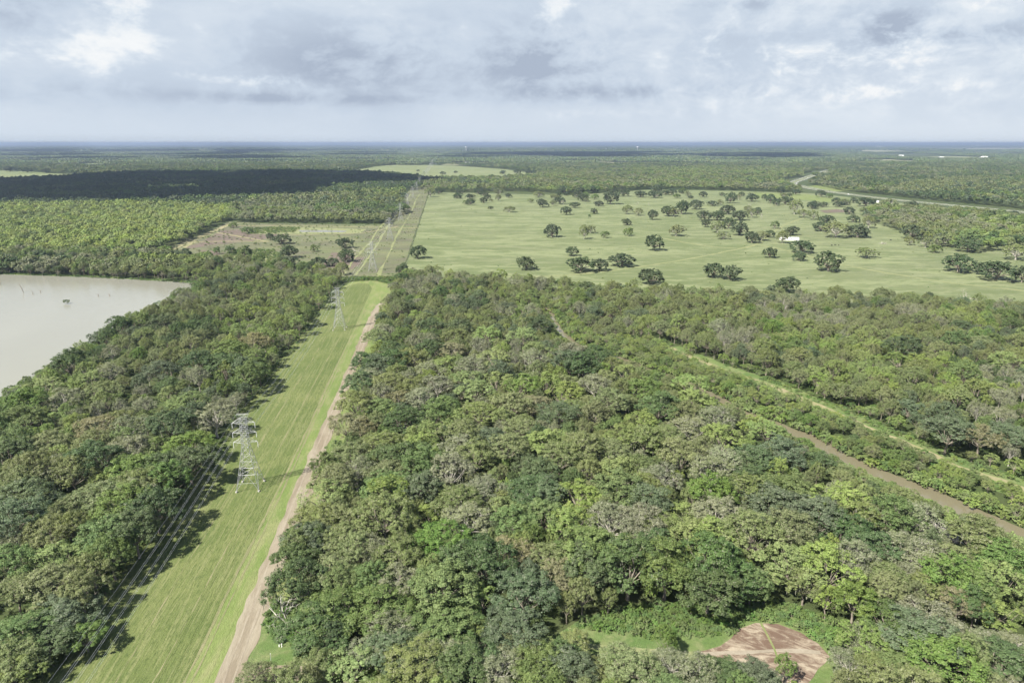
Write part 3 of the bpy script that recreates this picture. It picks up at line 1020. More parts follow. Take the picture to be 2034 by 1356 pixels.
def scatter(name, label, cat, items, sources):
    """one stuff object: items are (x, y, z, rotz, sx, sy, sz, source index); sources are lists of meshes"""
    a = np.array(items, dtype=np.float64)
    me = bpy.data.meshes.new(name)
    me.vertices.add(len(a))
    me.vertices.foreach_set('co', a[:, :3].astype(np.float32).ravel())
    at1 = me.attributes.new('rot', 'FLOAT_VECTOR', 'POINT')
    rv = np.zeros((len(a), 3), dtype=np.float32)
    rv[:, 2] = a[:, 3]
    at1.data.foreach_set('vector', rv.ravel())
    at2 = me.attributes.new('scl', 'FLOAT_VECTOR', 'POINT')
    at2.data.foreach_set('vector', a[:, 4:7].astype(np.float32).ravel())
    at3 = me.attributes.new('src', 'INT', 'POINT')
    at3.data.foreach_set('value', a[:, 7].astype(np.int32))
    me.update()
    o = link(name, me)
    tag(o, label, None, None, 'stuff')
    ng = bpy.data.node_groups.new(name + '_nodes', 'GeometryNodeTree')
    ng.interface.new_socket('Geometry', in_out='INPUT', socket_type='NodeSocketGeometry')
    ng.interface.new_socket('Geometry', in_out='OUTPUT', socket_type='NodeSocketGeometry')
    n, l = ng.nodes, ng.links
    gi, go = n.new('NodeGroupInput'), n.new('NodeGroupOutput')
    jn = n.new('GeometryNodeJoinGeometry')

    def named(nm, typ):
        q = n.new('GeometryNodeInputNamedAttribute')
        q.data_type = typ
        q.inputs['Name'].default_value = nm
        return q.outputs['Attribute']
    rot = n.new('FunctionNodeEulerToRotation')
    l.new(named('rot', 'FLOAT_VECTOR'), rot.inputs[0])
    scl = named('scl', 'FLOAT_VECTOR')
    srcn = named('src', 'INT')
    used = set(int(x) for x in a[:, 7])
    for k, meshes in enumerate(sources):
        if k not in used:
            continue
        geos = []
        for m_ in meshes:
            oi = n.new('GeometryNodeObjectInfo')
            oi.transform_space = 'ORIGINAL'
            oi.inputs['Object'].default_value = src_obj(m_)
            oi.inputs['As Instance'].default_value = False
            geos.append(oi.outputs['Geometry'])
        if len(geos) > 1:
            j2 = n.new('GeometryNodeJoinGeometry')
            for g in geos:
                l.new(g, j2.inputs[0])
            geo = j2.outputs[0]
        else:
            geo = geos[0]
        cmpn = n.new('FunctionNodeCompare')
        cmpn.data_type = 'INT'
        cmpn.operation = 'EQUAL'
        l.new(srcn, cmpn.inputs[2])
        cmpn.inputs[3].default_value = k
        ip = n.new('GeometryNodeInstanceOnPoints')
        l.new(gi.outputs[0], ip.inputs['Points'])
        l.new(cmpn.outputs[0], ip.inputs['Selection'])
        l.new(geo, ip.inputs['Instance'])
        l.new(rot.outputs[0], ip.inputs['Rotation'])
        l.new(scl, ip.inputs['Scale'])
        l.new(ip.outputs[0], jn.inputs[0])
    l.new(jn.outputs[0], go.inputs[0])
    md = o.modifiers.new('scatter', 'NODES')
    md.node_group = ng
    return o


# ------------------------------------------------------------------ placing single trees
def place_tree(kind, x, y, R, hscale, rz, name, variant=None, label=None, cat='tree', group=None):
    pr = PROTO[kind]
    d = pr[(variant if variant is not None else random.randrange(10)) % len(pr)]
    base_R = 2.5 if kind in 'USW' else (4.5 if kind == 'X' else 6.0)
    s = R / base_R
    o = empty(name, (x, y, 0), rz)
    o.scale = (s, s, s * hscale)
    for part in ('trunk', 'crown', 'moss'):
        if d[part] is not None:
            c_ = link({'trunk': 'trunk', 'crown': 'bare_branches' if kind == 'X' else 'crown', 'moss': 'hanging_moss'}[part], d[part], o)
            if part == 'moss':
                c_['kind'] = 'stuff'
    tag(o, label, cat, group)
    return o


# ---- the crowns one can pick out in the near woods: (x, y, crown width) in photo pixels, grouped by look
NEAR = {
 'D': [(562,1108,90),(573,1073,90),(587,1162,110),(630,1235,150),(660,1276,60),(927,1122,110),(843,1257,90),(962,1122,120),(916,1210,90),(1249,1157,130),(1178,1162,110),(1400,1122,140),(1408,1189,130),(1311,1089,80),(911,1325,130),(940,1303,110),(1418,1332,70),(1434,1136,150),(1416,1183,90),(1446,1338,80),(1774,1217,120),(1936,1211,70),
       (857,653,110),(911,653,80),(789,699,110),(857,694,80),(1070,648,120),(714,724,60),(781,724,70),(695,764,80),(803,840,190),(805,905,100),(1060,972,160),(1193,713,110),(1158,735,130),(1496,910,160),(1483,927,120),(1469,956,110),(327,647,60),(142,727,70),(392,724,100),(442,727,110),(339,845,110),(18,913,90),(375,919,100),(307,930,130),(189,919,130),(269,1061,100),(309,1011,100),(91,1277,120),(121,1236,100),(1792,696,80),(1743,1089,100),(1671,1052,140),(1998,1314,140),(1124,1300,70)],
 'B': [(613,1070,100),(787,1289,130),(1043,1173,150),(1022,1232,130),(1124,1335,120),(1509,1345,90),(1534,1011,190),(1624,1033,110),(751,729,110),(1135,729,100),(1108,824,170),(970,873,80),(1077,975,110),(1550,902,160),(1883,862,90),(2006,868,90),(322,742,90),(61,998,150),(27,1045,120),(128,1203,130),(1486,1340,80),(830,972,90),(1830,1279,200)],
 'O': [(590,1090,60),(638,1027,110),(673,1032,80),(765,1032,120),(692,1068,110),(711,1103,90),(657,1132,110),(792,1103,110),(632,1316,110),(822,1322,150),(505,1335,72),(1170,1081,90),(1222,1089,110),(1095,1108,100),(1138,1281,80),(1176,1330,90),(1251,1325,130),(1038,1289,90),(1316,1040,100),(1493,1070,140),(1562,1055,120),(1696,1030,90),(1762,1145,100),(1758,1173,80),(1836,1164,80),(1886,1111,80),(1737,1338,100),(1600,1178,80),
       (903,670,70),(751,670,60),(816,718,80),(773,767,80),(816,767,90),(708,805,130),(951,816,160),(1019,808,120),(1038,851,110),(762,883,110),(695,902,130),(919,867,100),(941,910,140),(1006,891,130),(1114,910,140),(668,959,90),(773,935,130),(911,989,140),(1212,802,110),(1320,862,120),(1180,829,60),(1153,897,180),(1212,891,150),(1280,878,80),(1353,910,150),(1280,964,80),(1483,978,100),(1361,816,110),
       (206,777,70),(94,889,130),(189,889,90),(71,939,130),(277,972,120),(147,942,90),(37,957,100),(141,1011,80),(202,987,110),(101,1061,100),(145,1058,70),(98,1162,110),(30,1169,100),(161,1176,90),(20,1320,120),(1945,1073,120),(182,1129,90)],
 'G': [(876,1073,190),(738,1157,80),(684,1160,80),(651,1205,180),(757,1195,140),(881,1173,150),(884,1224,170),(1024,1038,90),(1076,1024,100),(1051,1065,60),(1168,1108,160),(1322,1160,120),(1068,1319,110),(1319,1284,50),(1603,1142,80),(1899,1155,120),(1930,1173,90),(1699,1210,90),(1868,1323,170),(1790,1332,120),(1560,1334,42),(1493,1180,80),(1992,1111,120),(1774,1033,100),
       (760,813,70),(865,829,70),(838,932,90),(757,913,60),(624,940,60),(768,962,110),(1307,813,160),(1280,770,120),(1220,846,45),(1280,929,80),(1226,978,110),(1564,978,130),(274,638,70),(463,700,80),(496,753,60),(56,806,80),(44,836,110),(372,883,120),(265,933,100),(330,960,90),(215,1068,160),(222,1108,80),(20,1129,110),(27,1253,140),(249,1008,110),(1415,989,90),(165,1246,80)],
 'L': [(535,1173,30),(697,1330,120),(957,1184,65),(954,1238,55),(954,1086,40),(1140,1051,110),(1140,1030,100),(1365,1019,80),(1400,1062,170),(1360,1065,80),(1343,1108,100),(1419,1070,90),(1665,1005,110),(1472,1123,50),(1571,1142,150),(1652,1161,120),(1718,1276,110),(1986,1198,110),(1992,1158,90),(2017,1067,90),
       (970,672,70),(1038,675,150),(1073,700,130),(897,726,110),(979,718,90),(922,756,110),(984,756,100),(943,781,120),(1033,770,120),(789,778,40),(903,829,80),(651,883,40),(1095,883,90),(843,894,70),(622,980,100),(768,983,90),(1118,780,100),(1085,770,60),(1369,770,90),(1383,791,120),(1274,840,70),(1245,870,90),(1118,883,60),(1437,875,110),(1496,835,110),(1523,851,100),(1239,945,90),(1145,983,130),(1577,962,60),(2006,722,120),(88,765,90),(159,800,40),(378,806,90),(111,1119,130),(77,1210,80),(50,1324,100)],
 'M': [(738,1090,100),(789,1154,100),(730,1295,100),(778,1232,110),(860,1303,140),(927,1030,130),(1214,1035,130),(1273,1040,140),(989,1325,110),(1338,1319,90),(1387,1333,90),(1425,1017,110),(1730,1027,70),(1821,1033,130),(1699,1117,90),(1699,1155,70),(1805,1095,150),(1836,1120,100),(1846,1223,150),(1724,1251,100),(1758,1286,80),(1955,1261,100),(2008,1261,90),(1690,1317,90),
       (762,659,60),(838,680,90),(860,732,100),(938,732,80),(735,754,90),(870,767,130),(1060,718,80),(835,797,70),(911,897,120),(708,935,80),(895,943,120),(962,970,90),(1139,702,80),(1180,767,90),(1423,827,130),(1374,846,150),(1442,916,100),(1310,943,130),(1415,945,110),(218,739,60),(395,756,50),(127,795,80),(265,851,140),(428,830,120),(245,895,110),(101,937,100),(279,977,120),(20,1075,80)],
 'T': [(1013,1105,100),(1114,1168,90),(1905,1198,80),(895,694,60),(792,797,60),(689,848,80),(719,854,60),(1060,802,80),(1948,868,80),(507,683,60),(192,851,130)],
 'X': [(565,1208,90),(819,1168,55),(1883,1030,70),(1912,592,44),(1306,950,60),(1680,1190,36),(708,940,44),(1830,1238,60),(1700,1296,50),(2004,1268,50),(1740,1024,40),(1415,942,44),(385,792,34),(1590,905,40),(960,985,40),(1210,898,44)],
}
used = []          # (x, y, R) of everything placed
near_trees = []
ZC = 8.0
for k, lst in NEAR.items():
    for (px, py, w) in lst:
        if 1100 < px < 1720 and 1140 < py < 1222:
            py -= 22
        dpt = depth(px, py, ZC)
        R = max(2.2, w * 0.5 * dpt / FPX * 1.0)
        R = min(R, 9.0)
        zc = 0.62 * (R * 0.75 + (7.5 if py < 1262 else 3.0))
        p = at(px, py, zc)
        s_, t_ = to_row(p)
        if k != 'X' and t_ > 0 and -110 < s_ < 330 and t_ < 24 + 0.75 * R:
            p = row(s_, 24 + 0.75 * R)
        near_trees.append((k, p.x, p.y, R, py))
        used.append((p.x, p.y, R))

# exclusion helpers
CREEK_C = creek_line[::3]
TRAIL_C = trail_line[::3]

def inside(pt, poly):
    x, y = pt
    c = False
    n = len(poly)
    j = n - 1
    for i in range(n):
        xi, yi, xj, yj = poly[i][0], poly[i][1], poly[j][0], poly[j][1]
        if (yi > y) != (yj > y) and x < (xj - xi) * (y - yi) / (yj - yi) + xi:
            c = not c
        j = i
    return c


_LC = {}


def dist_line(pt, line):
    a = _LC.get(id(line))
    if a is None:
        a = (line, np.array([(q.x, q.y) for q in line]))
        _LC[id(line)] = a
    d = a[1] - (pt[0], pt[1])
    return math.sqrt(float((d * d).sum(1).min()))


def inside_np(X, Y, poly):
    c = np.zeros(len(X), dtype=bool)
    j = len(poly) - 1
    for i in range(len(poly)):
        xi, yi, xj, yj = poly[i][0], poly[i][1], poly[j][0], poly[j][1]
        if yi != yj:
            c ^= ((yi > Y) != (yj > Y)) & (X < (xj - xi) * (Y - yi) / (yj - yi) + xi)
        j = i
    return c


clear_poly = P([(500, 1200), (545, 1195), (575, 1262), (720, 1290), (900, 1286), (1120, 1265), (1170, 1235), (1300, 1212), (1470, 1205), (1560, 1208), (1650, 1240), (1680, 1300), (1650, 1345), (1600, 1356), (1400, 1318), (1200, 1302), (900, 1296), (700, 1300), (600, 1330), (490, 1330)])
creek_c, trail_c = CREEK_C, TRAIL_C


def sight(x, y):
    """greatest height a plant may have where the water or the path is seen over it"""
    L = math.hypot(x, y)
    kx, ky = x / L, y / L
    hm = 99.0
    if x < -90 and y < 640:
        for st in (4, 8, 13, 19, 26):
            if inside((x + kx * st, y + ky * st), LAKE):
                return max(2.4, (st - 3) * H / L * 1.0 + 2.0)
        return hm
    if not (30 < y < 520 and x > 30):
        return hm
    for st in (3, 7, 11, 15, 20, 25, 31):
        q = (x + kx * st, y + ky * st)
        if dist_line(q, creek_c) < 5.0:
            hm = min(hm, max(2.2, (st * H / L * (0.88 if y < 270 else 1.15) + 1.1) * (1.0 + 0.5 * pnoise(x, y, 0.05))))
        if dist_line(q, trail_c) < 3.0:
            hm = min(hm, max(2.0, st * H / L * 0.85 + 1.5))
    return hm




front_poly = P([(420, 1190), (620, 1190), (640, 1290), (600, 1356), (560, 1480), (360, 1480)])
front_poly2 = P([(620, 1296), (900, 1280), (1160, 1236), (1480, 1205), (1600, 1210), (1690, 1260), (1700, 1345), (1640, 1440), (1380, 1400), (1180, 1352), (900, 1350), (640, 1352)])


def blocked(x, y, m=0.0):
    s, t_ = to_row((x, y))
    if y < 190 and (inside((x, y), front_poly) or inside((x, y), front_poly2)):
        return True
    if s < STRIP_E + 20 and -23 - m < t_ < (31 if -110 < s < 200 else 28) + m:
        return True
    if STRIP_E + 20 <= s and -16 - m < t_ < 10 + m and s < 400:
        return s < 385 or s > 398
    if 60 < y < 500 and x > 20:
        if dist_line((x, y), creek_c) < 7.5 + m or dist_line((x, y), trail_c) < 7.0 + m:
            return True
        if 120 < y < 175 and inside((x, y), clear_poly):
            return True
    elif y < 175 and inside((x, y), clear_poly):
        return True
    return False


class Grid:
    def __init__(self, cell):
        self.c = cell
        self.d = {}

    def key(self, x, y):
        return (int(x // self.c), int(y // self.c))

    def ok(self, x, y, R, f):
        kx, ky = self.key(x, y)
        for i in range(-2, 3):
            for j in range(-2, 3):
                for (a, b, r) in self.d.get((kx + i, ky + j), ()):
                    if (a - x) ** 2 + (b - y) ** 2 < (f * (R + r)) ** 2:
                        return False
        return True

    def add(self, x, y, R):
        self.d.setdefault(self.key(x, y), []).append((x, y, R))


def fill(poly, n, rfun, kfun, f, grid, block=None):
    xs, ys = [p[0] for p in poly], [p[1] for p in poly]
    x0, x1, y0, y1 = min(xs), max(xs), min(ys), max(ys)
    X = RNG.uniform(x0, x1, n)
    Y = RNG.uniform(y0, y1, n)
    out = []
    ok_ = (Y > 30) & (np.abs(X) < 0.82 * Y + 60) & inside_np(X, Y, [(p[0], p[1]) for p in poly])
    for x, y in zip(X[ok_].tolist(), Y[ok_].tolist()):
        R = rfun(x, y)
        if not grid.ok(x, y, R, f):
            continue
        if block and block(x, y):
            continue
        grid.add(x, y, R)
        out.append((kfun(x, y), x, y, R))
    return out


def pick(weights, x, y, s=0.018):
    """kinds come in loose drifts"""
    best, bv = None, -9
    for i, (k, w) in enumerate(weights):
        v_ = w + 0.55 * mnoise.noise(Vector((x * s + i * 17.3, y * s, i * 5.1))) + 0.5 * random.random()
        if v_ > bv:
            best, bv = k, v_
    return best


GRID = Grid(9.0)
for x, y, R in used:
    GRID.add(x, y, R)

NL = [at(0, 803), at(95, 742), at(190, 684), at(300, 620), at(420, 572), at(300, 556), at(-200, 540), at(-200, 505), at(330, 512), at(430, 530), at(560, 536), at(690, 548)] + [row(STRIP_E + 20, -22), row(-260, -24)] + [at(-150, 1500), at(-420, 1100)]
NR = [row(-130, 27), row(360, 27), row(STRIP_E + 22, 20), row(398, 24)] + P(PAST_NEAR) + [at(2400, 700), at(2500, 1100), at(2300, 1500), at(600, 1480)]
wl = [('O', 0.56), ('D', 0.28), ('G', 0.32), ('M', 0.32), ('L', 0.42), ('B', 0.22)]
wr = [('O', 0.58), ('D', 0.22), ('G', 0.28), ('M', 0.34), ('L', 0.48), ('B', 0.24)]
wbank = [('L', 0.62), ('G', 0.34), ('O', 0.2), ('M', 0.06)]


def bank(x, y):
    dc, dt = dist_line((x, y), creek_c), dist_line((x, y), trail_c)
    return dc < 16 or (dc < 45 and dt < 45 and dc + dt < 62)


def rr_near(x, y):
    if y < 600 and x > 20 and bank(x, y):
        return random.uniform(2.2, 3.8)
    return 2.6 + 4.4 * random.random() ** 1.5


fillL = fill(NL, 16000, lambda x, y: 2.6 + 4.2 * random.random() ** 1.5, lambda x, y: pick(wl, x, y), 0.65, GRID, blocked)
fillR = fill(NR, 34000, rr_near, lambda x, y: pick(wbank, x, y) if (x > 20 and bank(x, y)) else pick(wr, x, y), 0.65, GRID, blocked)

# the 300 largest in the picture stand as single trees, the rest is one wood on each side
cand = [(k, x, y, R, True) for (k, x, y, R, py) in near_trees] + [(k, x, y, R, False) for (k, x, y, R) in fillL + fillR]
cand.sort(key=lambda q: -(q[3] / math.hypot(q[1], q[2], H) * (1.25 if q[4] else 1.0)))
cam_in = lambda x, y: abs(x) < 0.76 * (y * CP + H * SP) and (y * CP + (H - 8) * SP) > 0 and ((H - 10) * CP - y * SP) / (y * CP + (H - 10) * SP) < 0.5
single, rest = [], []
sight_h = {}
for q in cand:
    if q[0] != 'X' and q[2] < 640:
        hm_ = sight(q[1], q[2])
        if hm_ < 13:
            q = (q[0], q[1], q[2], max(1.4, min(q[3], hm_ * 0.62)), q[4])
            sight_h[(q[1], q[2])] = hm_
    if q[0] == 'X' or (len(single) < 300 and cam_in(q[1], q[2])):
        single.append(q)
    else:
        rest.append(q)

LOOK = {'D': 'dark green', 'B': 'slate green', 'O': 'olive', 'G': 'mid green', 'L': 'lime green', 'M': 'grey-olive mossy', 'T': 'tan-brown', 'X': 'bare dead'}


def ordinal(n):
    w = ['nearest', 'second-nearest', 'third-nearest', 'fourth-nearest', 'fifth-nearest', 'sixth-nearest', 'seventh-nearest', 'eighth-nearest', 'ninth-nearest', 'tenth-nearest']
    if n < 10:
        return w[n]
    return '%d%s-nearest' % (n + 1, 'th' if 10 <= (n + 1) % 100 <= 20 else {1: 'st', 2: 'nd', 3: 'rd'}.get((n + 1) % 10, 'th'))


def place_word(x, y):
    s, t_ = to_row((x, y))
    if t_ < 0:
        if t_ > -38:
            return 'along the left edge of the mown strip', 'trees edging the mown strip'
        return 'in the woods between lake and mown strip', 'trees between lake and strip'
    if t_ < 46:
        return 'along the right edge of the dirt track', 'trees edging the dirt track'
    if y < 146:
        return 'in the row below the grassy path', 'trees below the grassy path'
    if x > 40 and dist_line((x, y), creek_c) < 34:
        return 'close to the brown creek', 'trees by the creek'
    if x > 70 and y < 215:
        return 'in the woods behind the scraped pad', 'trees behind the scraped pad'
    if x > 60:
        return 'in the woods on the right', 'trees in the right woods'
    return 'in the middle of the central woods', 'trees in the central woods'


bucket = {}
for q in single:
    k, x, y, R, hand = q
    pw, gp = place_word(x, y)
    size = 'broad' if R > 6.2 else ('small' if R < 4.3 else '')
    bucket.setdefault((k, pw, gp, size), []).append(q)
for (k, pw, gp, size), lst in bucket.items():
    lst.sort(key=lambda q: math.hypot(q[1], q[2]))
    for i, (k_, x, y, R, hand) in enumerate(lst):
        adj = ' '.join(w for w in (size, LOOK[k]) if w)
        head = (ordinal(i) + ' ') if len(lst) > 1 else 'the one '
        lab = '%s%s tree %s' % (head, adj, pw)
        if len(lst) == 1:
            lab = '%s tree %s' % (adj, pw) if size or k in 'XT' else 'only medium %s tree %s' % (adj, pw)
        hs = (R * 0.75 + (7.5 if y > 148 else 3.0)) / (R / 6.0 * 13.6) if k != 'X' else 1.0
        hs = max(0.5, min(1.6, hs * random.uniform(0.86, 1.22)))
        if (x, y) in sight_h:
            hs = min(hs, sight_h[(x, y)] / (R / 6.0 * 13.6))
        place_tree(k, x, y, R, hs, random.uniform(0, 6.28), 'dead_tree' if k == 'X' else 'forest_tree', label=lab, group='dead trees' if k == 'X' else gp)

src_list, src_idx = [], {}
for k in KINDS_ + 'USW':
    for j, d in enumerate(PROTO[k]):
        src_idx.setdefault(k, []).append(len(src_list))
        src_list.append([m_ for m_ in (d['crown'], d['trunk'], d['moss']) if m_ is not None])
itemsL, itemsR = [], []
for (k, x, y, R, hand) in rest:
    if math.hypot(x, y) > 5000:
        continue
    s = R / 6.0
    hs = max(0.75, min(1.5, (R * 0.75 + 7.5) / (s * 13.6) * random.uniform(0.66, 1.32))) if not (x > 20 and y < 600 and R < 3.8 and bank(x, y)) else 0.85
    if (x, y) in sight_h:
        hs = min(hs, sight_h[(x, y)] / (s * 13.6))
    it = (x, y, 0, random.uniform(0, 6.28), s, s, s * hs, random.choice(src_idx[k]))
    (itemsL if to_row((x, y))[1] < 0 else itemsR).append(it)
scatter('lakeside_woods', 'dense mixed woods between the lake and the mown strip', 'woods', itemsL, src_list)
scatter('creekside_woods', 'dense mixed woods right of the dirt track and along the creek', 'woods', itemsR, src_list)

# undergrowth: lush low growth in the clearings, along the shore, the creek and below the trees
under = []
GU = Grid(2.0)


def add_under(poly, n, kinds, r0, r1, f=0.5, block=None):
    for k, x, y, R in fill(poly, n, lambda x, y: random.uniform(r0, r1), lambda x, y: random.choice(kinds), f, GU, block):
        s = R / 2.5
        under.append((x, y, 0, random.uniform(0, 6.28), s, s, s * random.uniform(0.7, 1.2), random.choice(src_idx[k])))


lush1 = P([(1140, 1245), (1180, 1222), (1300, 1200), (1470, 1195), (1570, 1200), (1660, 1240), (1690, 1300), (1668, 1345), (1655, 1300), (1628, 1270), (1580, 1245), (1540, 1233), (1490, 1232), (1440, 1262), (1300, 1268)])
add_under(lush1, 5000, 'UUUW', 0.7, 1.7)
lush2 = P([(540, 1196), (575, 1200), (620, 1262), (700, 1285), (600, 1290), (545, 1270), (520, 1240)])
add_under(lush2, 1500, 'UU', 0.6, 1.5)
add_under(P([(640, 1325), (900, 1312), (1180, 1316), (1380, 1330), (1480, 1360), (1600, 1380), (1600, 1440), (600, 1440)]), 2500, 'WSUW', 1.0, 2.2, 0.62)
for ln, wd, kk, a, b, n in ((shore_near, 6, 'UWU', 0.9, 2.0, 500), (bank_far, 4, 'UU', 1.0, 1.6, 500)):
    L = smooth_line([Vector((q[0], q[1], 0)) for q in ln], 30)
    for i in range(n):
        q = random.choice(L) + Vector((random.uniform(-wd, wd), random.uniform(-wd, wd), 0))
        R = random.uniform(a, b)
        if GU.ok(q.x, q.y, R, 0.45):
            GU.add(q.x, q.y, R)
            s = R / 2.5
            under.append((q.x, q.y, 0, random.uniform(0, 6.28), s, s, s * 0.8, random.choice(src_idx[random.choice(kk)])))
for side in (-1, 1):
    for i, q in enumerate(creek_line):
        d = (creek_line[min(i + 1, len(creek_line) - 1)] - creek_line[max(i - 1, 0)]).normalized()
        nr = Vector((d.y, -d.x, 0))
        for _ in range(7):
            w = 4.2 + 9.0 * i / len(creek_line)
            p_ = q + d * random.uniform(-3, 3) + nr * side * (w / 2 + random.uniform(-0.5, 6.5))
            R = random.uniform(1.0, 2.6) if side < 0 else random.uniform(0.6, 1.5)
            if GU.ok(p_.x, p_.y, R, 0.5):
                GU.add(p_.x, p_.y, R)
                s = R / 2.5
                under.append((p_.x, p_.y, 0, random.uniform(0, 6.28), s, s, s * random.uniform(0.8, 1.3), random.choice(src_idx[random.choice('SSSW')])))
for i, q in enumerate(trail_line):
    d = (trail_line[min(i + 1, len(trail_line) - 1)] - trail_line[max(i - 1, 0)]).normalized()
    nr = Vector((d.y, -d.x, 0))
    for _ in range(9):
        p_ = q + d * random.uniform(-4, 4) + nr * random.choice((-1, 1)) * (2.6 + 6.5 * random.random() ** 0.7)
        R = random.uniform(0.4, 1.5)
        if pnoise(p_.x, p_.y, 0.06) > -0.12 and GU.ok(p_.x, p_.y, R, 0.6):
            GU.add(p_.x, p_.y, R)
            s = R / 2.5
            under.append((p_.x, p_.y, 0, random.uniform(0, 6.28), s, s, s * random.uniform(0.7, 1.2), random.choice(src_idx[random.choice('USUW')])))
strip_end = [row(STRIP_E - 5, -26), row(STRIP_E + 12, -18), row(STRIP_E + 16, 6), row(STRIP_E - 10, 26), row(402, 30), row(402, -30)]
add_under(strip_end, 3500, 'UUWS', 1.0, 2.3)
edge_ = [row(-150, -26.5), row(-150, -21.5), row(STRIP_E - 30, -21), row(STRIP_E - 30, -27)]
add_under(edge_, 2600, 'WUW', 0.7, 1.6, 0.55)
add_under(NL, 2200, 'WW', 1.0, 2.2, 0.8, lambda x, y: blocked(x, y) or y > 420)
add_under(NR, 4000, 'WW', 1.0, 2.2, 0.8, lambda x, y: blocked(x, y) or y > 420)
add_under([Vector((p[0], p[1], 0)) for p in FIELD], 900, 'SWUW', 0.5, 1.6, 1.6)
add_under(P([(440, 508), (470, 498), (540, 496), (565, 508), (545, 520), (470, 520)]), 900, 'USWU', 0.8, 2.0, 0.6)
add_under(P([(478, 459), (530, 452), (600, 452), (580, 462), (500, 465)]), 700, 'UUS', 1.0, 2.2, 0.7)
add_under([row(395, 27.5), row(395, 32), row(1450, 33), row(1450, 28)], 900, 'WWU', 0.5, 1.5, 0.9)
add_under([row(395, -24), row(395, 26), row(1400, 26), row(1400, -22)], 700, 'WUS', 0.4, 1.2, 1.8)
add_under([Vector((p[0], p[1], 0)) for p in PASTURE], 700, 'WSU', 0.3, 0.9, 3.0)
scatter('undergrowth', 'low bright green bushes and vines under and between the trees', 'bushes', under, src_list)

# ------------------------------------------------------------------ farther woods
far_src, far_idx = [], {}
for k in KINDS_ + 'Y':
    for lv in (1, 2):
        for me_ in LOD[(k, lv)]:
            far_idx.setdefault((k, lv), []).append(len(far_src))
            far_src.append([me_])


def far_wood(name, label, poly, weights, spacing=4.4, f=0.72, n=None, block=None, hs=1.0, lv=None):
    poly = densify([Vector((p[0], p[1], 0)) for p in poly], 45 if max(p[1] for p in poly) < 1500 else 90, 24 if max(p[1] for p in poly) < 1500 else 55, seed=len(name))
    xs, ys = [p[0] for p in poly], [p[1] for p in poly]
    area = (max(xs) - min(xs)) * (max(ys) - min(ys))
    n = n or int(area / (spacing * spacing) * 0.9)
    g = Grid(12.0)
    its = []
    for k, x, y, R in fill(poly, min(n, 260000), lambda x, y: random.uniform(0.8, 1.25) * (5.6 if y < 1400 else 6.6), lambda x, y: pick(weights, x, y, 0.006), f, g, block):
        s = R / 6.0
        lvl = lv or (1 if y < 1250 else 2)
        its.append((x, y, 0, random.uniform(0, 6.28), s, s, s * hs * random.uniform(0.85, 1.15), random.choice(far_idx[(k, lvl)])))
    return scatter(name, label, 'woods', its, far_src)


wlime = [('Y', 0.95), ('L', 0.55), ('O', 0.36)]
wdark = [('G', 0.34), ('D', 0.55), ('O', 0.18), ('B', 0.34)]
wmix = [('O', 0.50), ('G', 0.36), ('D', 0.24), ('L', 0.38), ('M', 0.22), ('B', 0.2)]
wfar = [('D', 0.42), ('O', 0.44), ('B', 0.38), ('G', 0.34), ('M', 0.24)]
far_wood('lime_woods', 'bright lime green woods left behind the lake', P([(-120, 520), (-120, 413), (300, 411), (468, 417), (450, 440), (410, 462), (360, 482), (312, 500), (250, 508)]), wlime, 4.6, 0.66)
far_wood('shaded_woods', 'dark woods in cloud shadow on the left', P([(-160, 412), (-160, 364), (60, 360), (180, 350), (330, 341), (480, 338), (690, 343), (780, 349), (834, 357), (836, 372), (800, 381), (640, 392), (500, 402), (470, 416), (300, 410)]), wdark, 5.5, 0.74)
far_wood('field_edge_woods', 'sunlit olive woods behind the brown field', P([(462, 442), (486, 412), (500, 404), (640, 394), (795, 383), (806, 388), (790, 412), (768, 446), (690, 444), (560, 443)]), wmix, 4.8, 0.68)
far_wood('pasture_edge_woods', 'woods along the far edge of the pasture', P([(852, 381), (858, 358), (1000, 357), (1070, 353), (1075, 345), (1300, 338), (1540, 336), (1620, 338), (1560, 356), (1545, 364), (1590, 384), (1480, 379), (1290, 376), (1130, 387), (1000, 380)]), wmix, 5.6, 0.76)
far_wood('highway_woods', 'woods beyond the highway on the right', P([(1605, 366), (1650, 345), (1660, 338), (2150, 333), (2300, 420), (2034, 416), (1930, 406), (1740, 386), (1650, 375)]), wfar, 5.6, 0.76)
far_wood('pasture_corner_woods', 'mixed woods in the right corner of the pasture', P([(1700, 427), (1745, 446), (1800, 466), (1870, 490), (1950, 500), (2040, 493), (2240, 500), (2240, 452), (2034, 440), (1930, 428), (1800, 420), (1740, 416)]), wmix, 5.0, 0.72)
far_wood('shore_woods', 'trees along the far lake levee', P([(-200, 540), (300, 553), (420, 545), (430, 530), (330, 512), (-200, 505)]), wmix, 4.6, 0.66, lv=1)
far_wood('hedge_woods', 'scattered scrub along the highway verge', P([(1800, 414), (1930, 424), (2040, 436), (2200, 448), (2200, 444), (2040, 431), (1930, 419), (1800, 409)]), wmix, 8, 1.2, hs=0.6)

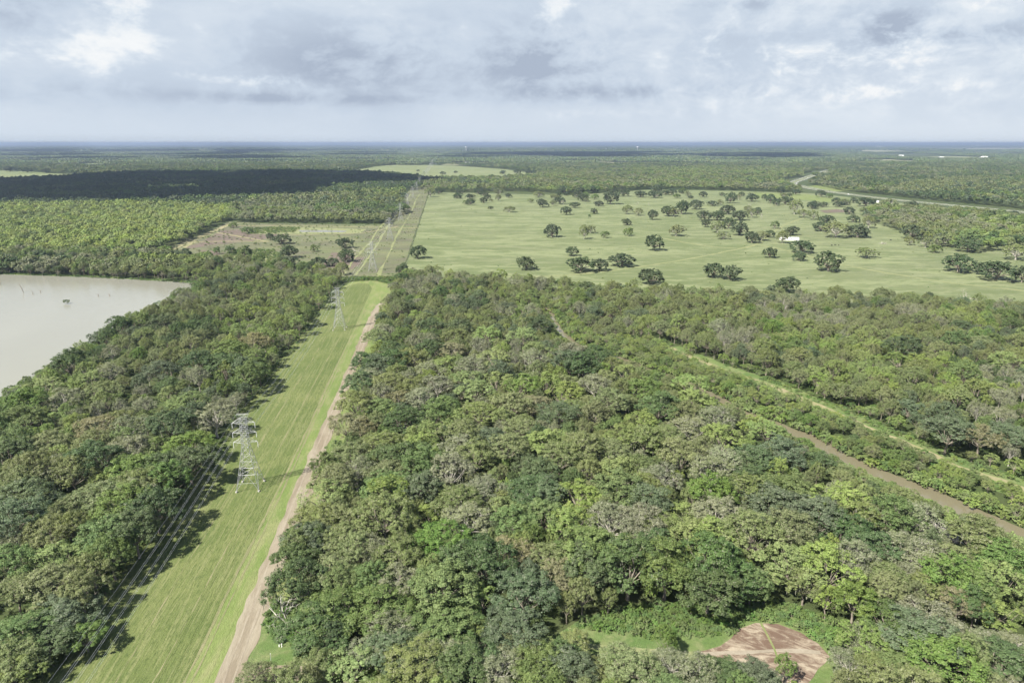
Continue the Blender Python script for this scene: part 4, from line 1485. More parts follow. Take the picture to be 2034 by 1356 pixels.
OPEN = [P(q) for q in ([(690, 341), (742, 331), (790, 327), (900, 329), (1000, 336), (1068, 346), (1066, 353), (850, 358), (780, 347)],
                       [(-150, 350), (-20, 338), (60, 341), (110, 345), (180, 347), (60, 358), (-100, 366)],
                       [(150, 325), (205, 324.5), (225, 329), (200, 333), (160, 331)], [(1310, 345), (1340, 341), (1400, 344), (1390, 349), (1340, 350)],
                       [(430, 320.6), (560, 320), (760, 321.3), (760, 323.6), (560, 322.8), (430, 323.3)],
                       [(1020, 310.5), (1100, 308.5), (1125, 310), (1060, 312.5)], [(1640, 300), (1760, 297), (1800, 300), (1700, 303)],
                       [(1850, 296), (2040, 294), (2200, 297), (1950, 300)], [(1740, 312), (1900, 311), (2040, 314), (1900, 318)],
                       [(960, 292.5), (1080, 291.5), (1100, 292.8), (990, 294)])]
OPEN2 = [[(v_.x, v_.y) for v_ in q] for q in OPEN] + FAR_FIELDS


OPENB = [(min(v_[0] for v_ in q), max(v_[0] for v_ in q), min(v_[1] for v_ in q), max(v_[1] for v_ in q), q) for q in OPEN2]


def open_land(x, y):
    if any(a <= x <= b and c_ <= y <= d and inside((x, y), q) for a, b, c_, d, q in OPENB):
        return True
    s, t_ = to_row((x, y))
    if -26 < t_ < 28 and y < 5000:
        return True
    return False


def scrub(x, y):
    return open_land(x, y) or dist_line((x, y), HW_line[::4]) < 32


far_wood('distant_woods', 'woods in the middle distance between the pastures', P([(-260, 352), (-260, 328), (300, 326), (700, 325), (760, 326), (900, 326), (1100, 326), (1500, 326), (2240, 324), (2240, 335), (1660, 340), (1540, 337), (1080, 346), (1000, 336), (900, 329), (790, 327), (690, 342), (480, 339), (330, 342), (180, 350)]), wfar, 7.0, 0.86, block=open_land, lv=2)

def patch_field(name, label, y0, y1, cell, meshes, dens, zs=1.0, sc_=1.0):
    its = []
    y = y0
    while y < y1:
        wd = 0.84 * y + 300
        x = -wd
        while x < wd:
            px_, py_ = x + random.uniform(-0.3, 0.3) * cell, y + random.uniform(-0.3, 0.3) * cell
            v_ = mnoise.noise(Vector((px_ * 0.00045, py_ * 0.00028, 1.7))) + 0.6 * mnoise.noise(Vector((px_ * 0.0014, py_ * 0.0011, 4.7)))
            if v_ > dens and not open_land(px_, py_):
                s = sc_ * random.uniform(0.9, 1.2)
                its.append((px_, py_, 0, random.choice((0, 1.571, 3.1416, 4.712)) + random.uniform(-.2, .2), s, s, zs * random.uniform(0.8, 1.25), random.randrange(len(meshes))))
            x += cell
        y += cell
    return scatter(name, label, 'woods', its, [[m_] for m_ in meshes])


patch_field('far_woods', 'blue-green woods stretching towards the horizon', 4100, 10500, 112, PATCH_A, -0.42)
patch_field('horizon_woods', 'hazy woods along the horizon', 10500, 40000, 600, PATCH_B, -0.35, 1.4)

# ------------------------------------------------------------------ single trees in the pasture and fields
PA = [(145,765,140,130,'P'),(270,160,100,90,'Q'),(540,175,100,45,'P'),(665,235,85,60,'P'),(795,222,65,60,'P'),(835,180,60,45,'P'),(940,203,55,70,'Q'),(1042,168,60,45,'P'),(865,280,50,30,'P'),(1050,310,110,55,'Q'),(1375,262,100,85,'P'),(1500,190,100,60,'Q'),(1480,245,65,55,'Q'),(1588,240,65,60,'X'),(1692,265,95,55,'P'),(1610,335,95,85,'P'),(1770,200,95,75,'P'),(1710,165,75,60,'P'),(1805,210,50,45,'Q'),(1930,252,85,55,'P'),(1885,328,65,55,'P'),(1840,360,28,30,'R'),(1470,555,140,125,'P'),(1785,575,90,140,'Q'),(1850,515,100,75,'Q'),(1990,562,80,65,'R'),(1665,740,115,95,'P'),(1220,875,160,130,'P'),(1750,895,230,150,'P'),(1940,885,150,125,'P'),(1585,130,90,80,'P'),(1340,165,100,60,'Q'),(1730,105,60,70,'Q'),(1875,120,100,70,'P')]
PB = [(60,225,130,130,'P'),(185,150,100,70,'P'),(350,160,100,65,'P'),(485,165,110,70,'P'),(650,135,90,60,'P'),(805,165,50,70,'Q'),(950,160,75,60,'P'),(700,165,70,30,'R'),(885,275,115,90,'P'),(1040,240,90,45,'P'),(1115,235,50,55,'Q'),(1210,215,100,100,'P'),(1290,185,45,55,'Q'),(1320,150,55,45,'P'),(1420,200,110,80,'P'),(1400,250,40,60,'X'),(1600,215,80,90,'P'),(1540,180,55,50,'P'),(1655,240,70,65,'P'),(1745,230,115,80,'P'),(1830,320,120,140,'Q'),(1995,270,90,70,'P'),(220,320,95,85,'Q'),(325,335,95,70,'Q'),(465,375,95,100,'P'),(620,340,120,100,'P'),(745,320,120,130,'P'),(670,345,80,80,'Q'),(960,380,120,95,'P'),(975,445,75,80,'P'),(1090,380,130,95,'P'),(1185,320,130,90,'P'),(1295,380,130,95,'P'),(1420,355,80,90,'Q'),(1475,325,65,70,'P'),(1380,300,80,60,'Q'),(1515,365,50,55,'X'),(1090,500,120,110,'Q'),(1140,560,120,60,'Q'),(1195,460,105,110,'P'),(1300,525,150,130,'P'),(215,425,90,60,'P'),(230,530,90,80,'R'),(690,530,140,105,'Q'),(480,670,145,155,'P'),(165,820,230,115,'P'),(450,995,200,155,'P'),(1045,930,160,145,'P'),(1215,955,165,145,'P'),(1595,740,115,100,'P'),(1900,690,190,120,'P'),(1875,770,110,90,'P'),(1640,460,85,75,'R'),(1420,595,130,110,'P'),(1510,575,120,90,'Q'),(1585,545,90,70,'P'),(1710,600,110,120,'Q'),(1795,522,120,85,'P'),(1740,1070,200,150,'P'),(1915,355,110,80,'Q'),(2010,375,90,90,'Q'),(318,235,14,60,'X'),(428,240,12,50,'X')]
PC = [(20,265,80,70,'P'),(100,255,75,50,'P'),(225,220,80,60,'P'),(315,225,70,35,'P'),(390,215,60,55,'P'),(505,245,140,85,'P'),(350,325,90,75,'P'),(390,400,110,70,'P'),(535,455,110,120,'Q'),(130,420,130,90,'P'),(75,485,130,90,'P'),(220,545,220,150,'Q'),(430,540,220,80,'P'),(720,265,150,90,'Q'),(940,275,110,80,'P'),(965,560,180,130,'P'),(930,620,85,80,'Q'),(1085,640,120,100,'Q'),(1240,635,150,110,'Q'),(1170,690,120,75,'R'),(1480,625,230,150,'R'),(1500,685,200,120,'P'),(1950,760,210,150,'Q'),(1400,875,240,175,'P'),(1760,955,280,190,'P'),(1620,905,100,110,'P'),(2010,980,120,170,'P'),(150,870,210,185,'P'),(515,740,180,95,'Q'),(1110,1165,90,100,'P')]
PF = [(1060,265,130,80,'P'),(965,235,60,60,'P'),(805,235,45,40,'X'),(290,245,25,60,'X'),(1115,380,130,110,'P'),(1565,300,120,85,'P'),(1580,410,130,100,'P'),(1650,360,80,90,'X'),(1320,330,60,60,'R'),(760,385,110,110,'R'),(535,350,50,60,'R'),(640,350,80,70,'R'),(1100,460,160,90,'P'),(1360,450,120,80,'P'),(1470,445,100,70,'P'),(665,135,70,40,'R'),(785,180,100,40,'R'),(1820,145,15,50,'X'),(1225,250,15,40,'X')]
FARP = [(752,350,10,5),(880,347,11,6),(905,344,8,4),(998,346,12,7),(1028,345,14,8),(1050,346,12,8),(790,349,14,7),(830,341,6,4),(20,341,20,10),(55,343,18,9),(92,344,18,9),(120,343,12,7),(140,331,12,6),(155,331,10,6),(70,356,16,7)]
past = []
for lst, ox, oy, sc in ((PA, 800, 360, 4.961), (PB, 1200, 360, 4.843), (PC, 1614, 360, 4.843), (PF, 300, 420, 4.068)):
    for (bx, by, w, h, k) in lst:
        past.append((ox + bx / sc, oy + by / sc, w / sc, h / sc, k, 'field' if lst is PF else 'pasture'))
for (x, y, w, h) in FARP:
    past.append((x, y, w, h, 'P', 'far'))
prng = random.Random(4)
for i in range(46):
    x = prng.uniform(860, 1760)
    e0 = np.interp(x, [850, 960, 1100, 1180, 1480, 1600, 1760], [384, 387, 391, 381, 380, 388, 408])
    y = e0 + prng.uniform(-1, 22) * prng.random()
    w = prng.uniform(8, 19)
    past.append((x, y, w, w * prng.uniform(0.55, 0.85), prng.choice('PPPQR'), 'pasture'))
rows_ = {}
for q in past:
    x, y, w, h, k, where = q
    if where == 'pasture':
        band = 'near pasture' if y > 515 else 'middle pasture' if y > 450 else 'back pasture' if y > 405 else 'far pasture edge'
        if band != 'near pasture':
            band += (' left of the house' if x < 1380 else ' around the house' if x < 1640 else ' right of the house') if y < 515 else ''
    elif where == 'field':
        band = 'brown field left of the towers'
    else:
        band = 'distant pale pasture'
    rows_.setdefault((band, k), []).append(q)
PLOOK = {'P': 'dark spreading oak', 'Q': 'grey-olive mossy oak', 'R': 'bright green bushy tree', 'X': 'bare dead tree'}
nth = ['first', 'second', 'third', 'fourth', 'fifth', 'sixth', 'seventh', 'eighth', 'ninth', 'tenth', 'eleventh', 'twelfth', 'thirteenth', 'fourteenth', 'fifteenth', 'sixteenth', 'seventeenth', 'eighteenth', 'nineteenth', 'twentieth']
for (band, k), lst in rows_.items():
    lst.sort(key=lambda q: q[0])
    for i, (x, y, w, h, k_, where) in enumerate(lst):
        dpt = depth(x, y)
        g_ = at(x, y - (1.0 if where != 'far' else 0.2))
        R = w * 0.5 * dpt / FPX * 1.1
        Rb = R
        hh = h * dpt / FPX * 1.0
        if k == 'X':
            Rb = max(R, hh * 0.36)
            hsc = 1.0
        else:
            hsc = max(0.62, min(1.9, hh / (R / 6.0 * 9.4)))
        lab = ('only %s in the %s' % (PLOOK[k], band)) if len(lst) == 1 else '%s %s from the left, %s' % (nth[i] if i < 20 else ordinal(i).split('-')[0], PLOOK[k], band)
        place_tree(k, g_.x, g_.y, Rb, hsc, random.uniform(0, 6.28), 'dead_tree' if k == 'X' else 'oak_tree' if k in 'PQ' else 'bushy_tree', label=lab, group='trees scattered over the ' + ('pasture' if where == 'pasture' else 'brown field' if where == 'field' else 'distant pasture'))

# ------------------------------------------------------------------ transmission towers
def lattice(z0, w0, z1, w1, n, r, skip_h=False):
    """crossed braces on four faces between two levels"""
    mb = MB()
    for i in range(n):
        za, zb = z0 + (z1 - z0) * i / n, z0 + (z1 - z0) * (i + 1) / n
        wa, wb = w0 + (w1 - w0) * i / n, w0 + (w1 - w0) * (i + 1) / n
        ca = [(-wa, -wa, za), (wa, -wa, za), (wa, wa, za), (-wa, wa, za)]
        cb = [(-wb, -wb, zb), (wb, -wb, zb), (wb, wb, zb), (-wb, wb, zb)]
        for k in range(4):
            j = (k + 1) % 4
            mb.bar(ca[k], cb[j], r)
            mb.bar(ca[j], cb[k], r)
            mb.bar(cb[k], cb[j], r)
    return mb


ARMS = [(25.2, 3.9), (21.5, 4.1), (17.8, 4.2)]
TP = {}
WB, WW, WT = 3.9, 1.15, 0.95
ZW = 16.2
for k, (a, b) in enumerate(((-1, -1), (1, -1), (1, 1), (-1, 1))):
    mb = MB()
    mb.bar((a * WB, b * WB, 0.3), (a * WW, b * WW, ZW), 0.085)
    mb.bar((a * WW, b * WW, ZW), (a * WT, b * WT, 27.0), 0.075)
    TP['leg%d' % k] = ('leg', mb.mesh('leg', [STEEL]))
    mb = MB()
    mb.bar((a * WB, b * WB, -0.2), (a * WB, b * WB, 0.5), 0.45, 0.4, 8)
    TP['foot%d' % k] = ('footing', mb.mesh('footing', [CONC]))
lb = lattice(6.2, WB + (WW - WB) * (6.2 - 0.3) / (ZW - 0.3), ZW, WW, 4, 0.034)
# the wide bottom panel: inverted V with a hanging post
wq = WB + (WW - WB) * (6.2 - 0.3) / (ZW - 0.3)
for k, (a, b) in enumerate(((-1, -1), (1, -1), (1, 1), (-1, 1))):
    a2, b2 = ((1, -1), (1, 1), (-1, 1), (-1, -1))[k]
    m_ = Vector(((a + a2) / 2 * wq, (b + b2) / 2 * wq, 6.2))
    lb.bar((a * wq, b * wq, 6.2), (a2 * wq, b2 * wq, 6.2), 0.0465)
    lb.bar((a * WB, b * WB, 0.5), m_, 0.065)
    lb.bar((a2 * WB, b2 * WB, 0.5), m_, 0.065)
    w3 = WB + (WW - WB) * (3.2 - 0.3) / (ZW - 0.3)
    lb.bar((a * w3, b * w3, 3.2), (a2 * w3, b2 * w3, 3.2), 0.0341)
    lb.bar(((a + a2) / 2 * w3, (b + b2) / 2 * w3, 3.2), m_, 0.05)
TP['brace_low'] = ('lower_bracing', lb.mesh('lower_bracing', [STEEL]))
TP['brace_up'] = ('upper_bracing', lattice(ZW, WW, 27.0, WT, 7, 0.032).mesh('upper_bracing', [STEEL]))
mb = MB()
for sgn in (-1, 1):
    for b in (-WT, WT):
        mb.bar((sgn * WT, b, 26.4), (sgn * 2.1, b * 0.4, 28.4), 0.0434)
        mb.bar((sgn * WT, b, 27.0), (sgn * WT, b * 0.7, 28.4), 0.0372)
        mb.bar((sgn * WT, b, 27.0), (-sgn * WT, b * 0.7, 28.4), 0.0310)
for b in (-0.6, 0.6):
    mb.bar((-2.1, b * 0.7, 28.4), (2.1, b * 0.7, 28.4), 0.0465)
mb.bar((-2.1, -0.42, 28.4), (-2.1, 0.42, 28.4), 0.0372)
mb.bar((2.1, -0.42, 28.4), (2.1, 0.42, 28.4), 0.0372)
TP['peak'] = ('earth_wire_peak', mb.mesh('earth_wire_peak', [STEEL]))
for i, (z, L) in enumerate(ARMS):
    for sgn in (-1, 1):
        mb = MB()
        for b in (-1.0, 1.0):
            mb.bar((sgn * 1.0, b, z), (sgn * L, 0, z), 0.0527)
            mb.bar((sgn * 1.0, b, z + 1.7), (sgn * L, 0, z + 0.02), 0.0403)
            mb.bar((sgn * (1.0 + L) / 2, b * 0.5, z), (sgn * 1.0, b, z + 0.9), 0.0279)
        mb.bar((sgn * (1 + L) / 2, -0.5, z), (sgn * (1 + L) / 2, 0.5, z), 0.0310)
        TP['arm%d%d' % (i, sgn)] = ('cross_arm', mb.mesh('cross_arm', [STEEL]))
        mb = MB()
        for q in range(9):
            zz = z - 0.15 - q * 0.22
            mb.bar((sgn * L, 0, zz), (sgn * L, 0, zz - 0.11), 0.14, 0.06, 8)
        mb.bar((sgn * L, 0, z), (sgn * L, 0, z - 2.25), 0.05, 0.05, 6)
        TP['ins%d%d' % (i, sgn)] = ('insulator', mb.mesh('insulator', [CERAM]))
SPAN = 1.838 * H
n_t = 0
tower_s = [k * SPAN for k in range(0, 20)]
tname = ['nearest', 'second', 'third', 'fourth', 'fifth', 'sixth', 'seventh', 'eighth', 'ninth', 'tenth', 'eleventh', 'twelfth', 'thirteenth', 'fourteenth', 'fifteenth', 'sixteenth', 'seventeenth', 'eighteenth', 'nineteenth', 'twentieth']
twhere = ['standing in the mown strip, largest of the line', 'standing near the far end of the mown strip', 'in the rough strip beside the brown field', 'in the rough strip level with the field pond']
for k, s in enumerate(tower_s):
    o = empty('transmission_tower', row(s, 0), LINE_ANG)
    lab = ('%s steel lattice transmission tower, %s' % (tname[k], twhere[k])) if k < 4 else '%s steel lattice transmission tower down the line from the camera' % tname[k]
    tag(o, lab, 'tower', 'steel towers of the power line')
    for nm, (pn, me_) in TP.items():
        link(pn, me_, o)


def wire(name, tt, z, label, bundle, r):
    o = empty(name, row(0, 0))
    pts_all = []
    ss = [-SPAN] + tower_s[:14]
    for i in range(len(ss) - 1):
        nseg = 18 if i < 4 else 8
        for j in range(nseg):
            f = j / nseg
            pts_all.append((ss[i] + (ss[i + 1] - ss[i]) * f, z - 4 * 4.2 * f * (1 - f)))
    pts_all.append((ss[-1], z))
    offs = (-0.23, 0.23) if bundle else (0.0,)
    for of in offs:
        mb = MB()
        pp = [row(s_, tt + of, z_) - o.location for s_, z_ in pts_all]
        mb.tube(pp, [r] * len(pp), 4)
        if bundle:
            mb.build('conductor', WIRE, o)
        else:
            mb.build('cable', WIRE, o)
    tag(o, label, 'power line', 'wires of the power line')


wire('power_line', -3.9, 22.9, 'upper pair of power line conductors over the mown strip', True, 0.024)
wire('power_line', -4.1, 19.2, 'middle pair of power line conductors over the mown strip', True, 0.024)
wire('power_line', -4.2, 15.5, 'lowest pair of power line conductors over the mown strip', True, 0.024)
wire('earth_wire', -2.1, 28.4, 'thin single earth wire above the other power lines', False, 0.017)

# ------------------------------------------------------------------ small things
# white farm house in the pasture
hp = at(1568, 477)
house = empty('farm_house', hp, math.radians(-4))
house.scale = (0.76, 0.76, 0.76)
tag(house, 'long white farm house with metal roof among the pasture oaks', 'house')


def gable(mb_w, mb_r, cx, cy, L, Wd, hw, hr):
    mb_w.box((cx, cy, hw / 2), (L, Wd, hw))
    for sx_ in (-1, 1):
        mb_w.poly([(cx + sx_ * L / 2, cy - Wd / 2, hw), (cx + sx_ * L / 2, cy + Wd / 2, hw), (cx + sx_ * L / 2, cy, hw + hr)])
    e_ = 0.4
    for sy_ in (-1, 1):
        a = [(cx - L / 2 - e_, cy + sy_ * (Wd / 2 + e_), hw - 0.12), (cx + L / 2 + e_, cy + sy_ * (Wd / 2 + e_), hw - 0.12), (cx + L / 2 + e_, cy, hw + hr + 0.06), (cx - L / 2 - e_, cy, hw + hr + 0.06)]
        b = [(x, y, z + 0.1) for x, y, z in a]
        mb_r.poly(a)
        mb_r.poly(b)
        for i in range(4):
            j = (i + 1) % 4
            mb_r.poly([a[i], a[j], b[j], b[i]])


w_, r_ = MB(), MB()
gable(w_, r_, -8.5, 0, 14, 8, 3.0, 1.4)
w_.build('wall', WHITEP, house)
r_.build('roof', WHITEP, house)
w_, r_ = MB(), MB()
gable(w_, r_, 6.5, -0.6, 15.5, 9, 3.6, 1.6)
w_.build('wall', WHITEP, house)
r_.build('roof', GREYROOF, house)
for x, z, ww, hh in ((-12, 1.7, 1.2, 1.1), (-8, 1.7, 1.2, 1.1), (2, 1.9, 1.4, 1.2), (11, 1.9, 1.4, 1.2)):
    mb = MB()
    yy = -4.05 if x < 0 else -5.15
    mb.box((x, yy, z), (ww, 0.1, hh))
    f_ = mb.build('window', DARKGL, house)
    mb = MB()
    mb.box((x, yy - 0.04, z - hh / 2 - 0.08), (ww + 0.3, 0.16, 0.14))
    mb.build('sill', WHITEP, f_)
mb = MB()
mb.box((6.5, -5.15, 1.1), (1.1, 0.12, 2.2))
mb.build('door', WOODM, house)
mb = MB()
mb.box((14.8, -1, 2.8), (1.2, 2.6, 1.4))
mb.build('side_window', DARKGL, house)


def shed(px, py, L, Wd, hw, label, roofm=WHITEP, wallm=WHITEP, rz=0.0, name='barn', grp='far buildings'):
    o = empty(name, at(px, py), rz)
    a, b = MB(), MB()
    gable(a, b, 0, 0, L, Wd, hw, hw * 0.4)
    a.build('wall', wallm, o)
    b.build('roof', roofm, o)
    mb = MB()
    mb.box((0, -Wd / 2 - 0.06, hw * 0.4), (hw * 0.7, 0.12, hw * 0.8))
    mb.build('door', WOODM, o)
    tag(o, label, 'building', grp)


shed(1356, 353.5, 22, 12, 5, 'small white-roofed barn in the far pale field right of centre')
shed(371, 321, 26, 14, 6, 'small white barn at the far strip on the left')
shed(418, 321, 48, 16, 6, 'long grey-roofed barn at the far strip on the left', GREYROOF)
shed(241, 306, 60, 30, 12, 'pale distant building left among hazy woods')
shed(930, 325, 44, 16, 6, 'long low barn at the far end of the distant pasture', GREYROOF)
shed(1060, 330, 16, 12, 5, 'little white house among the distant centre woods')
shed(1180, 331, 18, 12, 5, 'white house in woods behind the distant pasture')
shed(1185, 310, 60, 24, 9, 'long white distant shed right of centre')
shed(1790, 310.5, 40, 20, 8, 'white distant building at the right end of pylons')
shed(1870, 314, 36, 18, 7, 'white shed in the pale field far right')
shed(1955, 313, 50, 20, 7, 'wide white building in the pale field at the right edge')
shed(1910, 357, 26, 10, 4, 'low grey-roofed shed in the highway woods on the right', GREYROOF)
for i, (px, py, L) in enumerate(((1480, 298, 90), (1530, 296.5, 70), (1700, 294, 120), (1745, 293, 160), (1800, 295, 90), (1620, 293, 70), (1940, 290.5, 200), (1300, 303, 60), (1230, 300, 60))):
    shed(px, py, L, L * 0.5, L * 0.14, '%s of the tiny pale buildings in the haze, counted from left' % nth[[8, 7, 0, 0, 0, 0, 0, 1, 0][0] * 0 + sorted([1480, 1530, 1700, 1745, 1800, 1620, 1940, 1300, 1230]).index(px)], name='distant_building', grp='hazy distant buildings')

# white sign by the highway
so = empty('roadside_sign', at(1743, 405), 0.1)
mb = MB()
mb.box((0, 0, 4.6), (5.2, 0.25, 4.6))
mb.build('panel', WHITEP, so)
for x in (-1.8, 1.8):
    mb = MB()
    mb.bar((x, 0, -0.2), (x, 0, 2.4), 0.14)
    mb.build('post', WOODM, so)
tag(so, 'small blank white sign beside the highway', 'sign')

# cows grazing
def cow(px, py, rz, label):
    o = empty('cow', at(px, py), rz)
    rng = np.random.default_rng(int(px))
    me = bpy.data.meshes.new('body')
    V_ = [(-0.95, 0, 1.0), (-0.4, 0, 1.0), (0.35, 0, 1.0), (0.8, 0, 1.05), (1.15, 0, 0.85), (1.45, 0, 0.45), (1.62, 0, 0.25), (-1.05, 0, 0.6)]
    R_ = [0.36, 0.42, 0.42, 0.34, 0.2, 0.17, 0.1, 0.05]
    E_ = [(0, 1), (1, 2), (2, 3), (3, 4), (4, 5), (5, 6), (0, 7)]
    for x in (-0.8, 0.65):
        for y in (-0.22, 0.22):
            b = len(V_)
            V_ += [(x, y, 0.6), (x + 0.04, y, 0.3), (x, y, 0.04)]
            R_ += [0.15, 0.09, 0.08]
            E_ += [(0 if x < 0 else 3, b), (b, b + 1), (b + 1, b + 2)]
    me.from_pydata(V_, E_, [])
    ob = link('body', me, o)
    md = ob.modifiers.new('skin', 'SKIN')
    for i, r in enumerate(R_):
        ob.data.skin_vertices[0].data[i].radius = (r, r)
    ob.data.skin_vertices[0].data[1].use_root = True
    ob.modifiers.new('sub', 'SUBSURF').levels = 1
    me.materials.append(COWM)
    tag(o, label, 'cow', 'black cows grazing')


cow(1652, 488.3, 0.3, 'leftmost black cow grazing right of the white house')
cow(1659, 487.6, 2.6, 'second black cow grazing right of the white house')
cow(1666, 488.0, 1.0, 'third black cow grazing right of the white house')
cow(1769, 477.6, 0.2, 'lone black cow farther right in the pasture')

# fallen tree heap in the pasture
dh = empty('brush_heap', at(1754, 484.5), 0.4)
mb = MB()
rng = np.random.default_rng(5)
for i in range(26):
    a = rng.uniform(-3, 3, 2)
    d = unit(1, rng)[0] * rng.uniform(1.5, 3.5)
    mb.bar((a[0], a[1], 0.2), (a[0] + d[0], a[1] + d[1], 0.3 + abs(d[2])), 0.14, 0.05)
mb.build('fallen_branches', BARKPALE, dh)
mb = MB()
mb.tube([(-3.5, -1, 0.4), (0, 0.2, 0.6), (3.6, 0.8, 0.5)], [0.5, 0.42, 0.3], 8)
mb.build('log', BARK, dh)
tag(dh, 'heap of pale fallen branches lying in the pasture', 'brush heap')

# in the lake: snag, island bush, stumps
def snag(px, py, h, label, lean):
    o = empty('drowned_snag', at(px, py), 0)
    mb = MB()
    top = Vector((lean, 0.3, h))
    mb.tube([(0, 0, -0.4), (lean * 0.4, 0.1, h * 0.5), top], [0.32, 0.24, 0.08], 7)
    mb.build('trunk', BARK, o)
    for i, (f, d) in enumerate(((0.5, (-1.6, 0.2, 1.7)), (0.65, (1.1, -0.3, 1.3)), (0.8, (-0.8, 0.3, 1.2)))):
        mb = MB()
        p_ = Vector((lean * f, 0.15, h * f))
        mb.bar(p_, p_ + Vector(d), 0.12, 0.04, 5)
        mb.build('branch', BARK, o)
    tag(o, label, 'dead tree', 'drowned snags')


snag(47, 581, 7.5, 'tall leaning bare snag standing in the lake', -2.6)
snag(1, 566, 4.0, 'bare snag at the left edge of the lake', 1.0)
snag(65, 583.5, 1.6, 'short stub poking from the lake beside the tall snag', 0.2)
snag(81, 581, 1.5, 'short stub in the lake right of the tall snag', -0.2)
snag(195, 588.5, 1.4, 'short stub in the lake right of the bush', 0.3)
snag(218, 588, 1.2, 'rightmost short stub poking from the lake', -0.2)
place_tree('W', *at(133, 603).xy, 2.2, 1.1, 0.4, 'lake_bush', label='small round bush standing in the lake', cat='bush')

# marker posts in the corner clearing by the track
def post(px, py, h, mat, label, w):
    o = empty('marker_post', at(px, py), 0)
    mb = MB()
    mb.bar((0, 0, -0.3), (0, 0, h), w, w, 6)
    mb.build('post', mat, o)
    mb = MB()
    mb.bar((0, 0, h), (0, 0, h + 0.14), w * 1.4, w * 1.2, 6)
    mb.build('cap', WHITEP, o)
    tag(o, label, 'post')


post(539, 1316, 2.6, GREYROOF, 'thin tall grey marker post in the grass by the track', 0.05)
post(555, 1284, 1.1, WHITEP, 'left one of two short white posts before the bushes', 0.13)
post(560, 1285, 1.0, WHITEP, 'right one of two short white posts before the bushes', 0.10)

# fence along the left side of the pasture
fn = empty('pasture_fence', row(400, 30.5), 0)
mbp = None
for i in range(120):
    p_ = row(400 + i * 9.0, 30.5) - fn.location
    if i == 0:
        mbp = MB()
        mbp.bar((0, 0, -0.2), (0, 0, 1.5), 0.09, 0.08, 6)
        fpm = mbp.mesh('fence_post', [WOODM])
    q = link('fence_post', fpm, fn)
    q.location = p_
mb = MB()
for z in (0.5, 0.9, 1.3):
    a, b = row(400, 30.4) - fn.location, row(400 + 119 * 9, 30.4) - fn.location
    mb.bar((a.x, a.y, z), (b.x, b.y, z), 0.02, 0.02, 3)
mb.build('fence_wire', WIRE, fn)
tag(fn, 'wire fence along the left edge of the pasture', 'fence')

# far pylons along the right horizon and water towers
def monopole():
    mb = MB()
    mb.bar((0, 0, 0), (0, 0, 40), 0.9, 0.5, 8)
    pm = mb.mesh('pole', [STEEL])
    arms = []
    for z in (27, 32, 37):
        mb = MB()
        mb.bar((-5, 0, z), (5, 0, z), 0.35, 0.35, 4)
        arms.append(mb.mesh('cross_arm', [STEEL]))
    return pm, arms


pm, arms = monopole()
for i, px in enumerate((1356, 1380, 1404, 1424, 1489, 1534, 1564, 1620, 1632, 1680, 1706, 1736)):
    o = empty('power_pylon', at(px, 315), 0.2)
    link('pole', pm, o)
    for a in arms:
        link('cross_arm', a, o)
    tag(o, '%s pale pylon from the left in the far row before the hazy woods' % nth[i], 'pylon', 'far pylons on the right')
for px, py, nm in ((926, 301, 'left one of two distant white water towers'), (1266, 301, 'right one of two distant white water towers')):
    o = empty('water_tower', at(px, py), 0)
    mb = MB()
    mb.tube([(0, 0, 0), (0, 0, 6), (0, 0, 44), (0, 0, 50)], [7, 4, 4, 7], 12)
    mb.build('column', GREYROOF, o)
    mb = MB()
    prof = [(50, 4), (53, 13), (57, 17), (62, 18), (67, 16), (71, 9), (72.5, 1)]
    mb.tube([(0, 0, z) for z, r in prof], [r for z, r in prof], 16)
    mb.build('tank', GREYROOF, o)
    tag(o, nm, 'water tower', 'distant water towers')

# cars on the highway
def car(px, py, rz, col, label):
    o = empty('car', at(px, py), rz)
    mb = MB()
    b = [(-2.2, 0.35), (2.2, 0.35), (2.25, 0.85), (1.3, 0.98), (0.6, 1.5), (-1.2, 1.52), (-2.0, 1.0), (-2.25, 0.9)]
    for sgn in (-1, 1):
        mb.poly([(x, sgn * 0.85, z) for x, z in (b if sgn < 0 else b[::-1])])
    for i in range(len(b)):
        j = (i + 1) % len(b)
        mb.poly([(b[i][0], -0.85, b[i][1]), (b[i][0], 0.85, b[i][1]), (b[j][0], 0.85, b[j][1]), (b[j][0], -0.85, b[j][1])])
    mb.build('body', plain('car_paint_' + label.split()[0], col, 0.3, spec=0.5), o)
    for x in (-1.4, 1.4):
        for y in (-0.8, 0.8):
            mb = MB()
            mb.bar((x, y - 0.1, 0.33), (x, y + 0.1, 0.33), 0.33, 0.33, 10)
            mb.build('wheel', DARKGL, o)
    tag(o, label, 'car', 'cars on the highway')


def hw_at(f, off):
    i = int(f * (len(HW_line) - 2))
    p_ = HW_line[i]
    d = (HW_line[i + 1] - p_).normalized()
    q = p_ + Vector((d.y, -d.x, 0)) * off
    return q, math.atan2(d.y, d.x)


for f, off, col, lab in ((0.46, -9, (0.8, 0.8, 0.8), 'white car on the highway left of the sign'), (0.52, 10, (0.04, 0.04, 0.05), 'black car on the highway bend'), (0.82, 9, (0.75, 0.75, 0.75), 'pale car on the far straight stretch of the highway')):
    q, a = hw_at(f, off)
    car(0, 1000, 0, col, lab)
    o = [x for x in COL.objects if x.get('label') == lab][-1]
    o.location = (q.x, q.y, Z * 4)
    o.rotation_euler = (0, 0, a)

# ------------------------------------------------------------------ clouds overhead, outside the picture, that shade the far left woods
CLOUDM = plain('white_cloud', (0.85, 0.86, 0.88), 1.0, spec=0.0, var=0.02, scale=0.01)


